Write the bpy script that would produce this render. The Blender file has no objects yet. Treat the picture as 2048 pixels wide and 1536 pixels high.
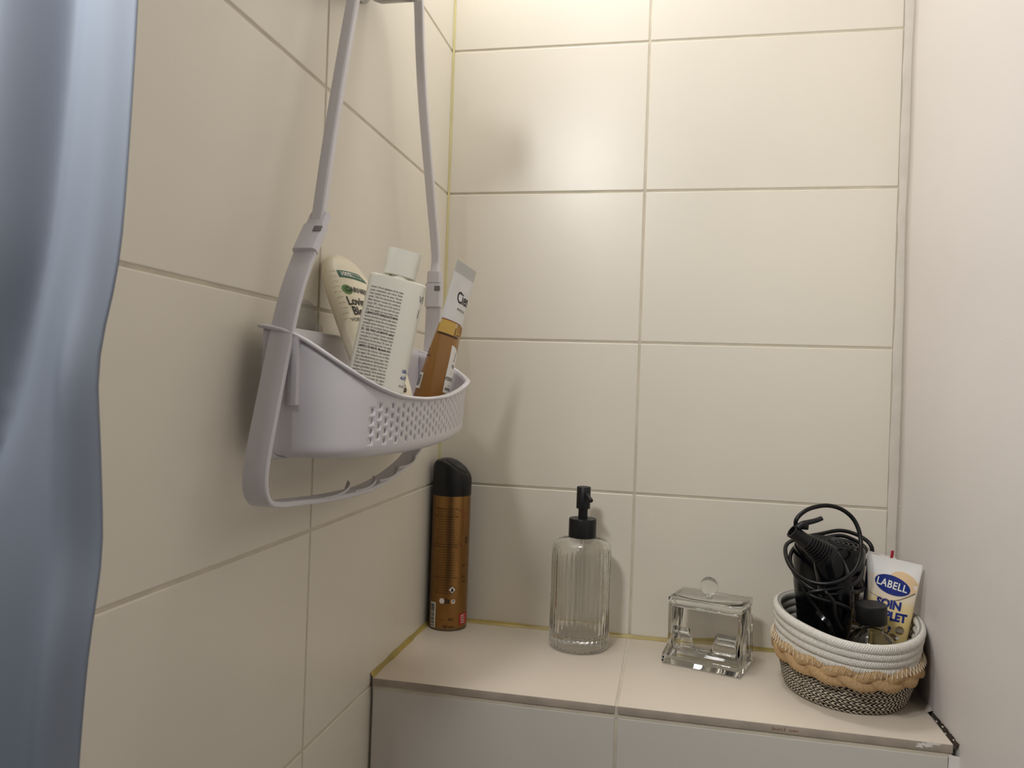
import bpy, bmesh, math, random
from mathutils import Vector, Matrix
from mathutils.bvhtree import BVHTree
random.seed(7)
SC = bpy.context.scene
COL = SC.collection
PI = math.pi

# ------------------------------------------------------------------ camera, world, lights, exposure
cam_d = bpy.data.cameras.new('camera'); cam = bpy.data.objects.new('camera', cam_d); COL.objects.link(cam)
SC.camera = cam
RX = Vector((0.978964, 0.201017, 0.034946)); RD = Vector((0.033746, 0.009392, -0.999386)); RF = Vector((-0.201222, 0.979543, 0.002411))
m = Matrix((RX, -RD, -RF)).transposed().to_4x4()
m.translation = Vector((0.31676, -1.05358, 0.33595))
cam.matrix_world = m
cam_d.sensor_width = 36.0; cam_d.lens = 1573.12 / 2048 * 36.0
cam_d.clip_start = 0.02; cam_d.clip_end = 30
cam_d.dof.use_dof = True; cam_d.dof.focus_distance = 0.85; cam_d.dof.aperture_fstop = 16.0

w = bpy.data.worlds.new('world'); SC.world = w; w.use_nodes = True
w.node_tree.nodes['Background'].inputs[0].default_value = (0.78, 0.80, 0.88, 1)
w.node_tree.nodes['Background'].inputs[1].default_value = 0.05

def area(name, loc, aim, size, power, col, shape='DISK', sy=None):
    l = bpy.data.lights.new(name, 'AREA'); l.shape = shape; l.size = size
    if sy: l.size_y = sy
    l.energy = power; l.color = col
    o = bpy.data.objects.new(name, l); COL.objects.link(o); o.location = loc
    o.rotation_euler = (Vector(aim) - Vector(loc)).to_track_quat('-Z', 'Y').to_euler()
    return o
area('vanity_lamp', (0.02, -1.10, 0.94), (0.30, 0.0, 0.30), 0.13, 4.45, (1.0, 0.985, 0.98))
area('vanity_lamp', (-0.03, -0.85, 0.80), (0.30, 0.0, 0.30), 0.12, 2.9, (1.0, 1.0, 0.96))
area('shower_lamp', (0.15, -0.20, 1.20), (0.20, 0.0, 0.30), 0.20, 2.45, (1.0, 0.985, 0.97))

vs = SC.view_settings
vs.view_transform = 'Standard'; vs.look = 'None'; vs.gamma = 1.0; vs.exposure = 0.0; vs.use_curve_mapping = False
cy = SC.cycles
cy.use_denoising = True
cy.max_bounces = 14; cy.transmission_bounces = 12; cy.glossy_bounces = 6; cy.diffuse_bounces = 5; cy.transparent_max_bounces = 12
cy.caustics_refractive = True; cy.caustics_reflective = False; cy.blur_glossy = 0.6; cy.sample_clamp_indirect = 6

# ------------------------------------------------------------------ materials
def lin(c):
    return tuple(((x / 12.92) if x <= 0.04045 else ((x + 0.055) / 1.055) ** 2.4) for x in [v / 255 for v in c]) + (1,)
def mat(name, rgb, rough=0.5, metal=0.0, spec=0.5, bump=0.0, bscale=200, var=0.0, vscale=8, coat=0.0, sss=0.0, trans=0.0, ior=1.45, stretch=None):
    M = bpy.data.materials.new(name); M.use_nodes = True
    nt = M.node_tree; b = nt.nodes['Principled BSDF']
    b.inputs['Base Color'].default_value = lin(rgb); b.inputs['Roughness'].default_value = rough
    b.inputs['Metallic'].default_value = metal; b.inputs['Specular IOR Level'].default_value = spec
    b.inputs['Coat Weight'].default_value = coat; b.inputs['IOR'].default_value = ior
    b.inputs['Transmission Weight'].default_value = trans
    if sss: b.inputs['Subsurface Weight'].default_value = sss; b.inputs['Subsurface Radius'].default_value = (0.01, 0.008, 0.006)
    tc = nt.nodes.new('ShaderNodeTexCoord'); src = tc.outputs['Object']
    if stretch:
        mp = nt.nodes.new('ShaderNodeMapping'); mp.inputs['Scale'].default_value = stretch
        nt.links.new(src, mp.inputs[0]); src = mp.outputs[0]
    if var:
        n = nt.nodes.new('ShaderNodeTexNoise'); n.inputs['Scale'].default_value = vscale; n.inputs['Detail'].default_value = 4
        nt.links.new(src, n.inputs['Vector'])
        r = nt.nodes.new('ShaderNodeValToRGB'); c = lin(rgb)
        r.color_ramp.elements[0].position = 0.3; r.color_ramp.elements[1].position = 0.7
        r.color_ramp.elements[0].color = tuple(max(0, x * (1 - var)) for x in c[:3]) + (1,)
        r.color_ramp.elements[1].color = tuple(min(1, x * (1 + var)) for x in c[:3]) + (1,)
        nt.links.new(n.outputs['Fac'], r.inputs[0]); nt.links.new(r.outputs[0], b.inputs['Base Color'])
    if bump:
        n = nt.nodes.new('ShaderNodeTexNoise'); n.inputs['Scale'].default_value = bscale; n.inputs['Detail'].default_value = 3
        nt.links.new(src, n.inputs['Vector'])
        bp = nt.nodes.new('ShaderNodeBump'); bp.inputs['Strength'].default_value = 1.0; bp.inputs['Distance'].default_value = bump
        nt.links.new(n.outputs['Fac'], bp.inputs['Height']); nt.links.new(bp.outputs[0], b.inputs['Normal'])
    return M

TILE = mat('glazed_cream_tile', (227, 221, 207), 0.31, bump=0.00012, bscale=25, var=0.02, vscale=5)
LEDGE_TILE = mat('shade_toned_ledge_tile', (217, 206, 190), 0.34, bump=0.00012, bscale=25, var=0.03, vscale=6)  # wall tile made darker and pinker, shade put into the over-bright ledge top
FRONT_TILE = mat('shade_toned_front_tile', (209, 204, 196), 0.34, bump=0.00012, bscale=25, var=0.02, vscale=6)  # greyer copy of the wall tile, shade put into its colour
GAP_SHADE = mat('dark_shade_in_gap', (52, 42, 32), 0.95, bump=0.0006, bscale=300, var=0.4, vscale=120)  # shade of the chipped gap, put into the colour
TILE_EDGE = mat('unglazed_tile_edge', (172, 160, 146), 0.85, bump=0.0003, bscale=300, var=0.12, vscale=40)
GROUT = mat('grey_beige_grout', (206, 198, 180), 0.9, bump=0.0003, bscale=500, var=0.10, vscale=25)
PLASTER = mat('painted_plaster', (216, 210, 206), 0.55, bump=0.0007, bscale=16, var=0.02, vscale=6)
FILLER = mat('painted_filler', (216, 209, 198), 0.7, bump=0.0008, bscale=60, var=0.05, vscale=30)
CHIP = mat('chipped_white_paint', (226, 220, 216), 0.8, bump=0.0006, bscale=120)
SILI = mat('yellowed_silicone', (170, 152, 88), 0.3, var=0.30, vscale=14)
SILI2 = mat('pale_yellow_silicone', (206, 197, 144), 0.20, var=0.12, vscale=10)
PLASTIC = mat('white_plastic', (214, 211, 215), 0.38, bump=0.00005, bscale=300, sss=0.0)
CHROME = mat('brushed_grey_metal', (150, 148, 146), 0.28, metal=1.0)
BLACKM = mat('matt_black_plastic', (14, 14, 17), 0.42)
BLACKG = mat('glossy_black_plastic', (7, 8, 11), 0.18, spec=0.35)
DARKG = mat('dark_grey_plastic', (22, 23, 29), 0.35)
CABLE = mat('black_rubber_cable', (9, 10, 12), 0.34, spec=0.4)
GOLD = mat('gold_lacquered_can', (150, 112, 66), 0.30, metal=0.92, var=0.05, vscale=20)
GOLDRIM = mat('bare_metal_rim', (120, 104, 82), 0.35, metal=1.0)
INKB = mat('black_ink', (22, 20, 20), 0.6); INKG = mat('grey_ink', (74, 72, 70), 0.6)
INKBR = mat('brown_ink', (66, 36, 12), 0.5); INKBR2 = mat('bronze_ink', (136, 78, 26), 0.45)
INKW = mat('white_ink', (232, 230, 224), 0.5); INKRED = mat('red_ink', (184, 34, 30), 0.5)
INKNAVY = mat('navy_ink', (22, 42, 122), 0.4); INKBLUE = mat('blue_ink', (26, 62, 140), 0.4)
INKGREEN = mat('green_ink', (24, 92, 66), 0.5); INKLG = mat('leaf_green_ink', (86, 128, 52), 0.5)
INKHONEY = mat('honey_ink', (206, 170, 86), 0.5); INKTAUPE = mat('taupe_ink', (124, 104, 72), 0.5)
INKPEACH = mat('peach_ink', (232, 200, 158), 0.4); INKRUST = mat('rust_ink', (140, 78, 60), 0.7)
CREAMB = mat('cream_bottle_plastic', (232, 224, 200), 0.36, bump=0.00005, bscale=200)
SANI = mat('frosted_white_bottle', (220, 217, 203), 0.32)
SANICAP = mat('frosted_white_cap', (228, 226, 212), 0.28, trans=0.12)
TUBEW = mat('white_tube_plastic', (224, 220, 216), 0.30)
REDP = mat('red_plastic', (168, 30, 48), 0.4)

def glass(name, col, rough, ior):
    M = bpy.data.materials.new(name); M.use_nodes = True; nt = M.node_tree; nt.nodes.clear()
    o = nt.nodes.new('ShaderNodeOutputMaterial'); g = nt.nodes.new('ShaderNodeBsdfGlass')
    g.inputs['Color'].default_value = col; g.inputs['Roughness'].default_value = rough; g.inputs['IOR'].default_value = ior
    nt.links.new(g.outputs[0], o.inputs[0]); return M
GLASS = glass('clear_glass', (0.995, 0.995, 0.99, 1), 0.0, 1.45)
ACRYL = glass('clear_acrylic', (0.998, 0.998, 0.995, 1), 0.0, 1.36)
PET = glass('clear_soft_plastic', (0.93, 0.93, 0.92, 1), 0.06, 1.3)
SUCK = mat('clear_suction_rubber', (206, 204, 200), 0.25); SUCK.node_tree.nodes['Principled BSDF'].inputs['Alpha'].default_value = 0.28

def ramp_mat(name, axis_scale, stops, rough=0.3, coord='UV', comp=1, bump=0):
    M = bpy.data.materials.new(name); M.use_nodes = True; nt = M.node_tree; b = nt.nodes['Principled BSDF']
    tc = nt.nodes.new('ShaderNodeTexCoord'); sp = nt.nodes.new('ShaderNodeSeparateXYZ')
    nt.links.new(tc.outputs[coord], sp.inputs[0])
    r = nt.nodes.new('ShaderNodeValToRGB'); cr = r.color_ramp; cr.interpolation = 'LINEAR'
    while len(cr.elements) > 1: cr.elements.remove(cr.elements[-1])
    cr.elements[0].position = stops[0][0]; cr.elements[0].color = lin(stops[0][1])
    for p, c in stops[1:]:
        e = cr.elements.new(p); e.color = lin(c)
    nt.links.new(sp.outputs[comp], r.inputs[0]); nt.links.new(r.outputs[0], b.inputs['Base Color'])
    b.inputs['Roughness'].default_value = rough
    return M
AMBER = ramp_mat('honey_tube_print', 1, [(0.0, (134, 88, 32)), (0.30, (142, 98, 42)), (0.62, (156, 114, 64)), (0.6205, (222, 222, 222)), (0.93, (222, 222, 222)), (0.931, (190, 192, 190)), (1.0, (190, 192, 190))], 0.26)
CARE = ramp_mat('cream_tube_print', 1, [(0.0, (226, 196, 118)), (0.45, (232, 208, 142)), (0.62, (234, 212, 164)), (0.66, (236, 220, 196)), (0.84, (238, 226, 212)), (0.845, (238, 236, 232)), (1.0, (238, 236, 232))], 0.22)

def rope_mat(name, base, dark, freq, thick, rough=0.85, vs_=0.5, bumpd=0.0006, twill=1.0):
    """u along the cord in metres, v around it 0..1: slanted yarns that meet in a herringbone"""
    M = bpy.data.materials.new(name); M.use_nodes = True; nt = M.node_tree; N = nt.nodes; Lk = nt.links; b = N['Principled BSDF']
    b.inputs['Roughness'].default_value = rough; b.inputs['Specular IOR Level'].default_value = 0.2
    tc = N.new('ShaderNodeTexCoord'); sp = N.new('ShaderNodeSeparateXYZ'); Lk.new(tc.outputs['UV'], sp.inputs[0])
    def mth(op, a, b_=None):
        n = N.new('ShaderNodeMath'); n.operation = op
        for i, x in enumerate((a, b_)):
            if x is None: continue
            if isinstance(x, (int, float)): n.inputs[i].default_value = x
            else: Lk.new(x, n.inputs[i])
        return n.outputs[0]
    vv = mth('ABSOLUTE', mth('SUBTRACT', mth('FRACT', mth('MULTIPLY', sp.outputs[1], 4.0)), 0.5))
    ph = mth('ADD', mth('MULTIPLY', sp.outputs[0], freq), mth('MULTIPLY', vv, twill * 2.0))
    nz = N.new('ShaderNodeTexNoise'); nz.inputs['Scale'].default_value = 260; nz.inputs['Detail'].default_value = 3
    Lk.new(tc.outputs['Object'], nz.inputs['Vector'])
    tri = mth('ABSOLUTE', mth('SUBTRACT', mth('FRACT', ph), 0.5))          # 0..0.5
    h = mth('ADD', mth('MULTIPLY', tri, 2.0), mth('MULTIPLY', nz.outputs['Fac'], 0.25))
    nz2 = N.new('ShaderNodeTexNoise'); nz2.inputs['Scale'].default_value = 420; nz2.inputs['Detail'].default_value = 2
    Lk.new(tc.outputs['Object'], nz2.inputs['Vector'])
    r = N.new('ShaderNodeValToRGB'); r.color_ramp.elements[0].position = thick; r.color_ramp.elements[1].position = thick + 0.12
    r.color_ramp.elements[0].color = lin(dark); r.color_ramp.elements[1].color = lin(base)
    Lk.new(mth('ADD', mth('MULTIPLY', tri, 1.6), mth('MULTIPLY', mth('SUBTRACT', nz2.outputs['Fac'], 0.5), 0.9)), r.inputs[0])
    Lk.new(r.outputs[0], b.inputs['Base Color'])
    bp = N.new('ShaderNodeBump'); bp.inputs['Distance'].default_value = bumpd; Lk.new(h, bp.inputs['Height']); Lk.new(bp.outputs[0], b.inputs['Normal'])
    return M
ROPEW = rope_mat('white_cotton_rope', (226, 222, 214), (176, 170, 160), 420, 0.0, bumpd=0.0005)
ROPET = rope_mat('tan_jute_rope', (200, 168, 126), (160, 122, 80), 520, 0.12, bumpd=0.0004, twill=2.0)
ROPES = rope_mat('speckled_black_and_white_cord', (222, 212, 194), (34, 26, 22), 190, 0.36, bumpd=0.0008, twill=0.9)
THREAD = mat('cream_stitching_thread', (232, 222, 200), 0.7)

# ------------------------------------------------------------------ helpers
def obj(name, me, material=None, parent=None, kind=None, label=None, smooth=None, local=True):
    o = bpy.data.objects.new(name, me); COL.objects.link(o)
    if material is not None:
        for mm in (material if isinstance(material, (list, tuple)) else [material]): me.materials.append(mm)
    if parent is not None:
        o.parent = parent
    if kind: o['kind'] = kind
    if label: o['label'] = label
    if smooth is not None:
        me.polygons.foreach_set('use_smooth', [True] * len(me.polygons))
        if smooth < 3: me.set_sharp_from_angle(angle=smooth)
    return o
def tag(o, label, cat, group=None):
    o['label'] = label; o['category'] = cat
    if group: o['group'] = group
    return o
def empty(name, loc=(0, 0, 0)):
    o = bpy.data.objects.new(name, None); COL.objects.link(o); o.location = loc; o.empty_display_size = 0.02
    bpy.context.view_layer.update()
    return o
def pyd(verts, faces, uvs=None):
    me = bpy.data.meshes.new('m'); me.from_pydata([tuple(v) for v in verts], [], faces); me.update()
    if uvs is not None:
        ul = me.uv_layers.new(name='uv')
        for lp in me.loops: ul.data[lp.index].uv = uvs[lp.vertex_index]
    return me
def from_bm(bm):
    me = bpy.data.meshes.new('m'); bm.normal_update(); bm.to_mesh(me); bm.free(); return me
def boxm(x0, x1, y0, y1, z0, z1, bev=0.0, seg=2):
    bm = bmesh.new(); bmesh.ops.create_cube(bm, size=1)
    for v in bm.verts: v.co = Vector(((x0 + x1) / 2 + v.co.x * (x1 - x0), (y0 + y1) / 2 + v.co.y * (y1 - y0), (z0 + z1) / 2 + v.co.z * (z1 - z0)))
    if bev: bmesh.ops.bevel(bm, geom=bm.edges[:], offset=bev, segments=seg, affect='EDGES', profile=0.5)
    return from_bm(bm)
def xform(me, M):
    me.transform(M); me.update(); return me
def at(me, parent, world=True):
    """geometry is written in world metres; shift it into the parent's frame"""
    if parent is not None:
        M = parent.matrix_basis.copy(); q = parent.parent
        while q is not None: M = q.matrix_basis @ M; q = q.parent
        me.transform(M.inverted()); me.update()
    return me
def wobj(name, me, material, parent=None, **k):
    return obj(name, at(me, parent), material, parent, **k)
def ring_faces(nr, ns, close_s=True, close_r=False, caps=(False, False)):
    f = []
    for i in range(nr if close_r else nr - 1):
        a = i * ns; b = ((i + 1) % nr) * ns
        for j in range(ns if close_s else ns - 1):
            k = (j + 1) % ns; f.append((a + j, a + k, b + k, b + j))
    if caps[0]: f.append(tuple(reversed(range(ns))))
    if caps[1]: f.append(tuple((nr - 1) * ns + j for j in range(ns)))
    return f
def fixn(me):
    bm = bmesh.new(); bm.from_mesh(me); bmesh.ops.recalc_face_normals(bm, faces=bm.faces[:]); bm.to_mesh(me); bm.free(); return me
def lathe(prof, n=48, c=(0, 0, 0), rfun=None, caps=True, uv=False):
    vs_, uvs = [], []
    for i, (r, z) in enumerate(prof):
        for j in range(n):
            a = 2 * PI * j / n; rr = r * (rfun(a, z) if rfun else 1)
            vs_.append((c[0] + rr * math.cos(a), c[1] + rr * math.sin(a), c[2] + z)); uvs.append((j / n, i / (len(prof) - 1)))
    return fixn(pyd(vs_, ring_faces(len(prof), n, caps=(caps, caps)), uvs if uv else None))
def lathe_axis(prof, p0, p1, n=40, rfun=None, caps=True):
    me = lathe(prof, n, rfun=rfun, caps=caps)
    d = (Vector(p1) - Vector(p0)).normalized(); q = d.to_track_quat('Z', 'Y').to_matrix().to_4x4(); q.translation = Vector(p0)
    return xform(me, q)
def crom(pts, n=8, closed=False):
    P = [Vector(p) for p in pts]; out = []; L = len(P)
    rng = range(L) if closed else range(L - 1)
    for i in rng:
        if closed: a, b, c, d = P[i - 1], P[i], P[(i + 1) % L], P[(i + 2) % L]
        else: a, b, c, d = P[max(i - 1, 0)], P[i], P[i + 1], P[min(i + 2, L - 1)]
        for k in range(n):
            t = k / n
            out.append(0.5 * ((2 * b) + (c - a) * t + (2 * a - 5 * b + 4 * c - d) * t * t + (3 * b - a - 3 * c + d) * t ** 3))
    if not closed: out.append(P[-1])
    return out
def resample(pts, step, closed=False):
    P = list(pts) + ([pts[0]] if closed else [])
    d = [0]
    for a, b in zip(P, P[1:]): d.append(d[-1] + (b - a).length)
    n = max(2, round(d[-1] / step)); out = []; k = 0
    for i in range(n if closed else n + 1):
        s = d[-1] * i / n
        while k < len(d) - 2 and d[k + 1] < s: k += 1
        t = (s - d[k]) / max(1e-9, d[k + 1] - d[k]); out.append(P[k].lerp(P[k + 1], min(1, max(0, t))))
    return out
def tube(path, r, ns=10, closed=False, rf=None, ell=None, up=None, uv=True):
    """round (or elliptical) tube along a path; parallel-transport or fixed 'up' frame"""
    n = len(path); vs_, uvs = [], []; s = 0; nrm = None
    for i, p in enumerate(path):
        a = path[i - 1] if (i or closed) else p; b = path[(i + 1) % n] if (i < n - 1 or closed) else p
        t = (b - a).normalized()
        if up is not None: u_ = Vector(up(i, t) if callable(up) else up); u_ = (u_ - t * u_.dot(t)).normalized()
        else:
            if nrm is None: nrm = Vector((0, 0, 1)) if abs(t.z) < 0.9 else Vector((1, 0, 0))
            nrm = (nrm - t * nrm.dot(t)).normalized(); u_ = nrm
        v_ = t.cross(u_)
        rr = rf(i / (n - 1)) if rf else r
        ea, eb = (ell if ell else (1, 1))
        for j in range(ns):
            an = 2 * PI * j / ns
            vs_.append(p + u_ * (rr * ea * math.cos(an)) + v_ * (rr * eb * math.sin(an))); uvs.append((s, j / ns))
        if i < n - 1: s += (path[i + 1] - p).length
    return fixn(pyd(vs_, ring_faces(n, ns, close_r=closed, caps=(not closed, not closed)), uvs if uv else None))
def strap(path, wdir, wid, thk, bev=0.0008):
    """rectangular bar along a path, width along wdir"""
    n = len(path); vs_ = []
    hw, ht = wid / 2, thk / 2
    sec = [(-hw + bev, -ht), (hw - bev, -ht), (hw, -ht + bev), (hw, ht - bev), (hw - bev, ht), (-hw + bev, ht), (-hw, ht - bev), (-hw, -ht + bev)]
    for i, p in enumerate(path):
        t = (path[min(i + 1, n - 1)] - path[max(i - 1, 0)]).normalized()
        w_ = Vector(wdir); w_ = (w_ - t * w_.dot(t)).normalized(); q = t.cross(w_)
        for a, b in sec: vs_.append(p + w_ * a + q * b)
    return fixn(pyd(vs_, ring_faces(n, 8, caps=(True, True))))
def merge(meshes):
    bm = bmesh.new()
    for me in meshes:
        bm.from_mesh(me)
    return from_bm(bm)

# text and flat print laid onto a surface
def text2d(s, size, bold=0.0, align='CENTER', space=1.0, sx=1.0, line=1.0):
    cu = bpy.data.curves.new('t', 'FONT'); cu.body = s; cu.size = size; cu.align_x = align; cu.align_y = 'CENTER'
    cu.offset = bold; cu.space_character = space; cu.space_line = line; cu.resolution_u = 3
    o = bpy.data.objects.new('t', cu); COL.objects.link(o); dg = bpy.context.evaluated_depsgraph_get()
    me = bpy.data.meshes.new_from_object(o.evaluated_get(dg)); bpy.data.objects.remove(o); bpy.data.curves.remove(cu)
    v = [(p.co.x * sx, p.co.y) for p in me.vertices]; f = [tuple(p.vertices) for p in me.polygons]
    bpy.data.meshes.remove(me); return v, f
def move2(vf, dx=0, dy=0, rot=0):
    c, s = math.cos(rot), math.sin(rot); return [(x * c - y * s + dx, x * s + y * c + dy) for x, y in vf[0]], vf[1]
def join2(*L):
    v, f = [], []
    for a, b in L:
        k = len(v); v += a; f += [tuple(i + k for i in q) for q in b]
    return v, f
def rect2(x0, x1, y0, y1, nx=1, ny=1):
    v = [(x0 + (x1 - x0) * i / nx, y0 + (y1 - y0) * j / ny) for j in range(ny + 1) for i in range(nx + 1)]
    f = [(j * (nx + 1) + i, j * (nx + 1) + i + 1, (j + 1) * (nx + 1) + i + 1, (j + 1) * (nx + 1) + i) for j in range(ny) for i in range(nx)]
    return v, f
def ell2(cx, cy, a, b, n=32, rot=0, rings=3):
    v = [(cx, cy)]; f = []
    for k in range(1, rings + 1):
        for i in range(n):
            t = 2 * PI * i / n; x, y = a * k / rings * math.cos(t), b * k / rings * math.sin(t)
            v.append((cx + x * math.cos(rot) - y * math.sin(rot), cy + x * math.sin(rot) + y * math.cos(rot)))
    for i in range(n): f.append((0, 1 + i, 1 + (i + 1) % n))
    for k in range(1, rings):
        for i in range(n):
            a0 = 1 + (k - 1) * n; b0 = 1 + k * n; f.append((a0 + i, b0 + i, b0 + (i + 1) % n, a0 + (i + 1) % n))
    return v, f
def line2(pts, w_):
    v, f = [], []
    for i, (x, y) in enumerate(pts):
        a = pts[max(0, i - 1)]; b = pts[min(len(pts) - 1, i + 1)]; dx, dy = b[0] - a[0], b[1] - a[1]; l = math.hypot(dx, dy) or 1
        ww = w_ * (0.5 if callable(w_) else 1) if not callable(w_) else w_(i / (len(pts) - 1))
        nx, ny = -dy / l * ww / 2, dx / l * ww / 2; v += [(x + nx, y + ny), (x - nx, y - ny)]
    for i in range(len(pts) - 1): f.append((2 * i, 2 * i + 1, 2 * i + 3, 2 * i + 2))
    return v, f
def poly2(pts): return list(pts), [tuple(range(len(pts)))]
def bvh_of(o):
    me = o.data; return BVHTree.FromPolygons([tuple(v.co) for v in me.vertices], [tuple(p.vertices) for p in me.polygons])
def decal(name, target, vf, org, ex, ez, material, lift=0.00025, label=None, bv=None, maxd=0.08):
    """print in local coords of 'target': (x,y) -> org + ex*x + ez*y, dropped on to the surface"""
    bv = bv or bvh_of(target); org = Vector(org); ex = Vector(ex).normalized(); ez = Vector(ez).normalized(); n = ex.cross(ez).normalized()
    out = []; last = 0.0; miss = set()
    for i, (x, y) in enumerate(vf[0]):
        p = org + ex * x + ez * y
        h = bv.ray_cast(p + n * maxd, -n, 2 * maxd)
        if h[0] is None: miss.add(i); out.append(p)
        else: out.append(h[0] + n * lift)
    fs = [q for q in vf[1] if not any(i in miss for i in q)]
    if not fs: return None
    me = pyd(out, fs); bm = bmesh.new(); bm.from_mesh(me)
    for fc in bm.faces:
        if fc.normal.dot(n) < 0: fc.normal_flip()
    loose = [v for v in bm.verts if not v.link_faces]
    bmesh.ops.delete(bm, geom=loose, context='VERTS'); bm.to_mesh(me); bm.free()
    return obj(name, me, material, target, label=label, kind='stuff' if name in ('fine_print', 'barcode') else None)

# ------------------------------------------------------------------ the room
XJ, XR, YJ, ZL, LD = 0.2714, 0.5928, 0.3928, 0.0099, 0.2337
G = 0.0015
def tiles(parent, cells, place):
    for c in cells:
        me = place(*c); wobj('tile', me, [TILE], parent)
def struct(name, me, m_): return obj(name, me, m_, kind='structure')
def tilebox(x0, x1, y0, y1, z0, z1, bev=0.0011): return boxm(x0, x1, y0, y1, z0, z1, bev, 3)

wall_back = struct('wall_back', boxm(-0.012, XR + 0.03, 0.0010, 0.10, -0.80, 1.62), GROUT)
zr = [-0.80, -0.6, -0.4, -0.2, 0.0, 0.1990, 0.3990, 0.6000, 0.7985, 0.9985, 1.1985, 1.3985, 1.6]
cells = []
for i in range(4, len(zr) - 1):
    z0 = 0.0 if i == 4 else zr[i]
    cells.append((0.0015, XJ - G - 0.0006, z0 + G, zr[i + 1] - G)); cells.append((XJ + G - 0.0006, XR - 0.0105, z0 + G, zr[i + 1] - G))
tiles(wall_back, cells, lambda a, b, c, d: tilebox(a, b, 0.0, 0.0075, c, d))
# roughly painted strip of filler between the last tile and the plastered wall
fv = []; nz_ = 60
for i in range(nz_ + 1):
    z = 0.0 + 1.6 * i / nz_; xx = XR - 0.0095 + random.uniform(-0.0012, 0.0012); fv += [(xx, 0.0006, z), (XR + 0.001, -0.0004, z)]
wobj('filler_strip', pyd(fv, [(2 * i, 2 * i + 1, 2 * i + 3, 2 * i + 2) for i in range(nz_)]), FILLER, wall_back)

wall_left = struct('wall_left', boxm(-0.11, -0.0010, -0.70, 0.10, -0.80, 1.62), GROUT)
cells = []
for i in range(0, len(zr) - 1):
    cells.append((-YJ + G, -0.0015, zr[i] + G, zr[i + 1] - G)); cells.append((-0.70, -YJ - G, zr[i] + G, zr[i + 1] - G))
tiles(wall_left, cells, lambda a, b, c, d: tilebox(-0.0075, 0.0, a, b, c, d))

wr = bmesh.new(); NY, NZ = 60, 80
def wrx(y, z): return XR + 0.0006 * math.sin(y * 23 + z * 9) + 0.0005 * math.sin(z * 31 - y * 7) + (0.0012 * math.exp(-((z - 0.35) / 0.05) ** 2) * math.exp(-(y / 0.03) ** 2))
vv = [[wr.verts.new((wrx(-1.6 * i / NY + 0.0 , -0.8 + 2.42 * j / NZ), -1.6 * i / NY, -0.8 + 2.42 * j / NZ)) for j in range(NZ + 1)] for i in range(NY + 1)]
for i in range(NY):
    for j in range(NZ): wr.faces.new((vv[i][j], vv[i][j + 1], vv[i + 1][j + 1], vv[i + 1][j]))
wr.normal_update()
rme = from_bm(wr); wall_right = struct('wall_right', rme, PLASTER); rme.polygons.foreach_set('use_smooth', [True] * len(rme.polygons))
if rme.polygons[0].normal.x > 0: rme.flip_normals()
sm = wall_right.modifiers.new('thick', 'SOLIDIFY'); sm.thickness = 0.08; sm.offset = -1
for (y, z, r) in ((-0.012, 0.205, 0.0012), (-0.30, 0.39, 0.0010), (-0.19, 0.20, 0.0009), (-0.04, 0.49, 0.0008)):
    me = lathe([(r, 0), (r * 0.8, r * 0.4), (0.0001, r * 0.6)], 10); me.transform(Matrix.Rotation(-PI / 2, 4, 'Y')); me.transform(Matrix.Translation((wrx(y, z) + 0.0001, y, z)))
    wobj('paint_lump', me, PLASTER, wall_right, smooth=3.2)

floor = struct('floor', boxm(-0.11, XR + 0.08, -1.6, 0.1, -0.86, -0.80), mat('shower_tray_acrylic', (214, 210, 204), 0.3))

# ledge
ledge = struct('ledge', boxm(0.0, XR - 0.004, -LD + 0.0085, 0.0, -0.80, -0.0018), GROUT)
def edge_tile(x0, x1):
    me = boxm(x0, x1, -LD, -0.0095, ZL - 0.0088, ZL, 0.0007, 2)
    me.materials.append(LEDGE_TILE); me.materials.append(TILE_EDGE)
    for p in me.polygons: p.material_index = 1 if (p.normal.z < 0.2) else 0
    o = bpy.data.objects.new('tile', me); COL.objects.link(o); o.parent = ledge
    me.polygons.foreach_set('use_smooth', [True] * len(me.polygons)); me.set_sharp_from_angle(angle=0.6)
    return o
edge_tile(0.0030, XJ - G - 0.0014); last_tile = edge_tile(XJ + G - 0.0014, XR - 0.0042)
wobj('grout_line', boxm(XJ - 0.004, XJ + 0.002, -LD + 0.0022, -LD + 0.010, -0.80, 0.001), GROUT, ledge)
wobj('grout_line', boxm(XJ - 0.004, XJ + 0.003, -LD + 0.0012, -0.0100, -0.001, ZL - 0.0010), GROUT, ledge)
wobj('grout_line', boxm(0.001, XR - 0.004, -0.0100, -0.0005, -0.001, ZL - 0.0012), GROUT, ledge)
for k, (za, zb) in enumerate(((-0.2000, -0.0032), (-0.4, -0.2026), (-0.6, -0.4026), (-0.8, -0.6026))):
    wobj('tile', tilebox(0.0035, XJ - G - 0.0012, -LD + 0.0012, -LD + 0.0088, za, zb), [FRONT_TILE], ledge)
    wobj('tile', tilebox(XJ + G - 0.0012, XR - 0.0075, -LD + 0.0012, -LD + 0.0088, za, zb), [FRONT_TILE], ledge)
wobj('grout_line', boxm(0.0032, XR - 0.0045, -LD + 0.0016, -LD + 0.010, -0.0035, 0.0012), GROUT, ledge)
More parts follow.
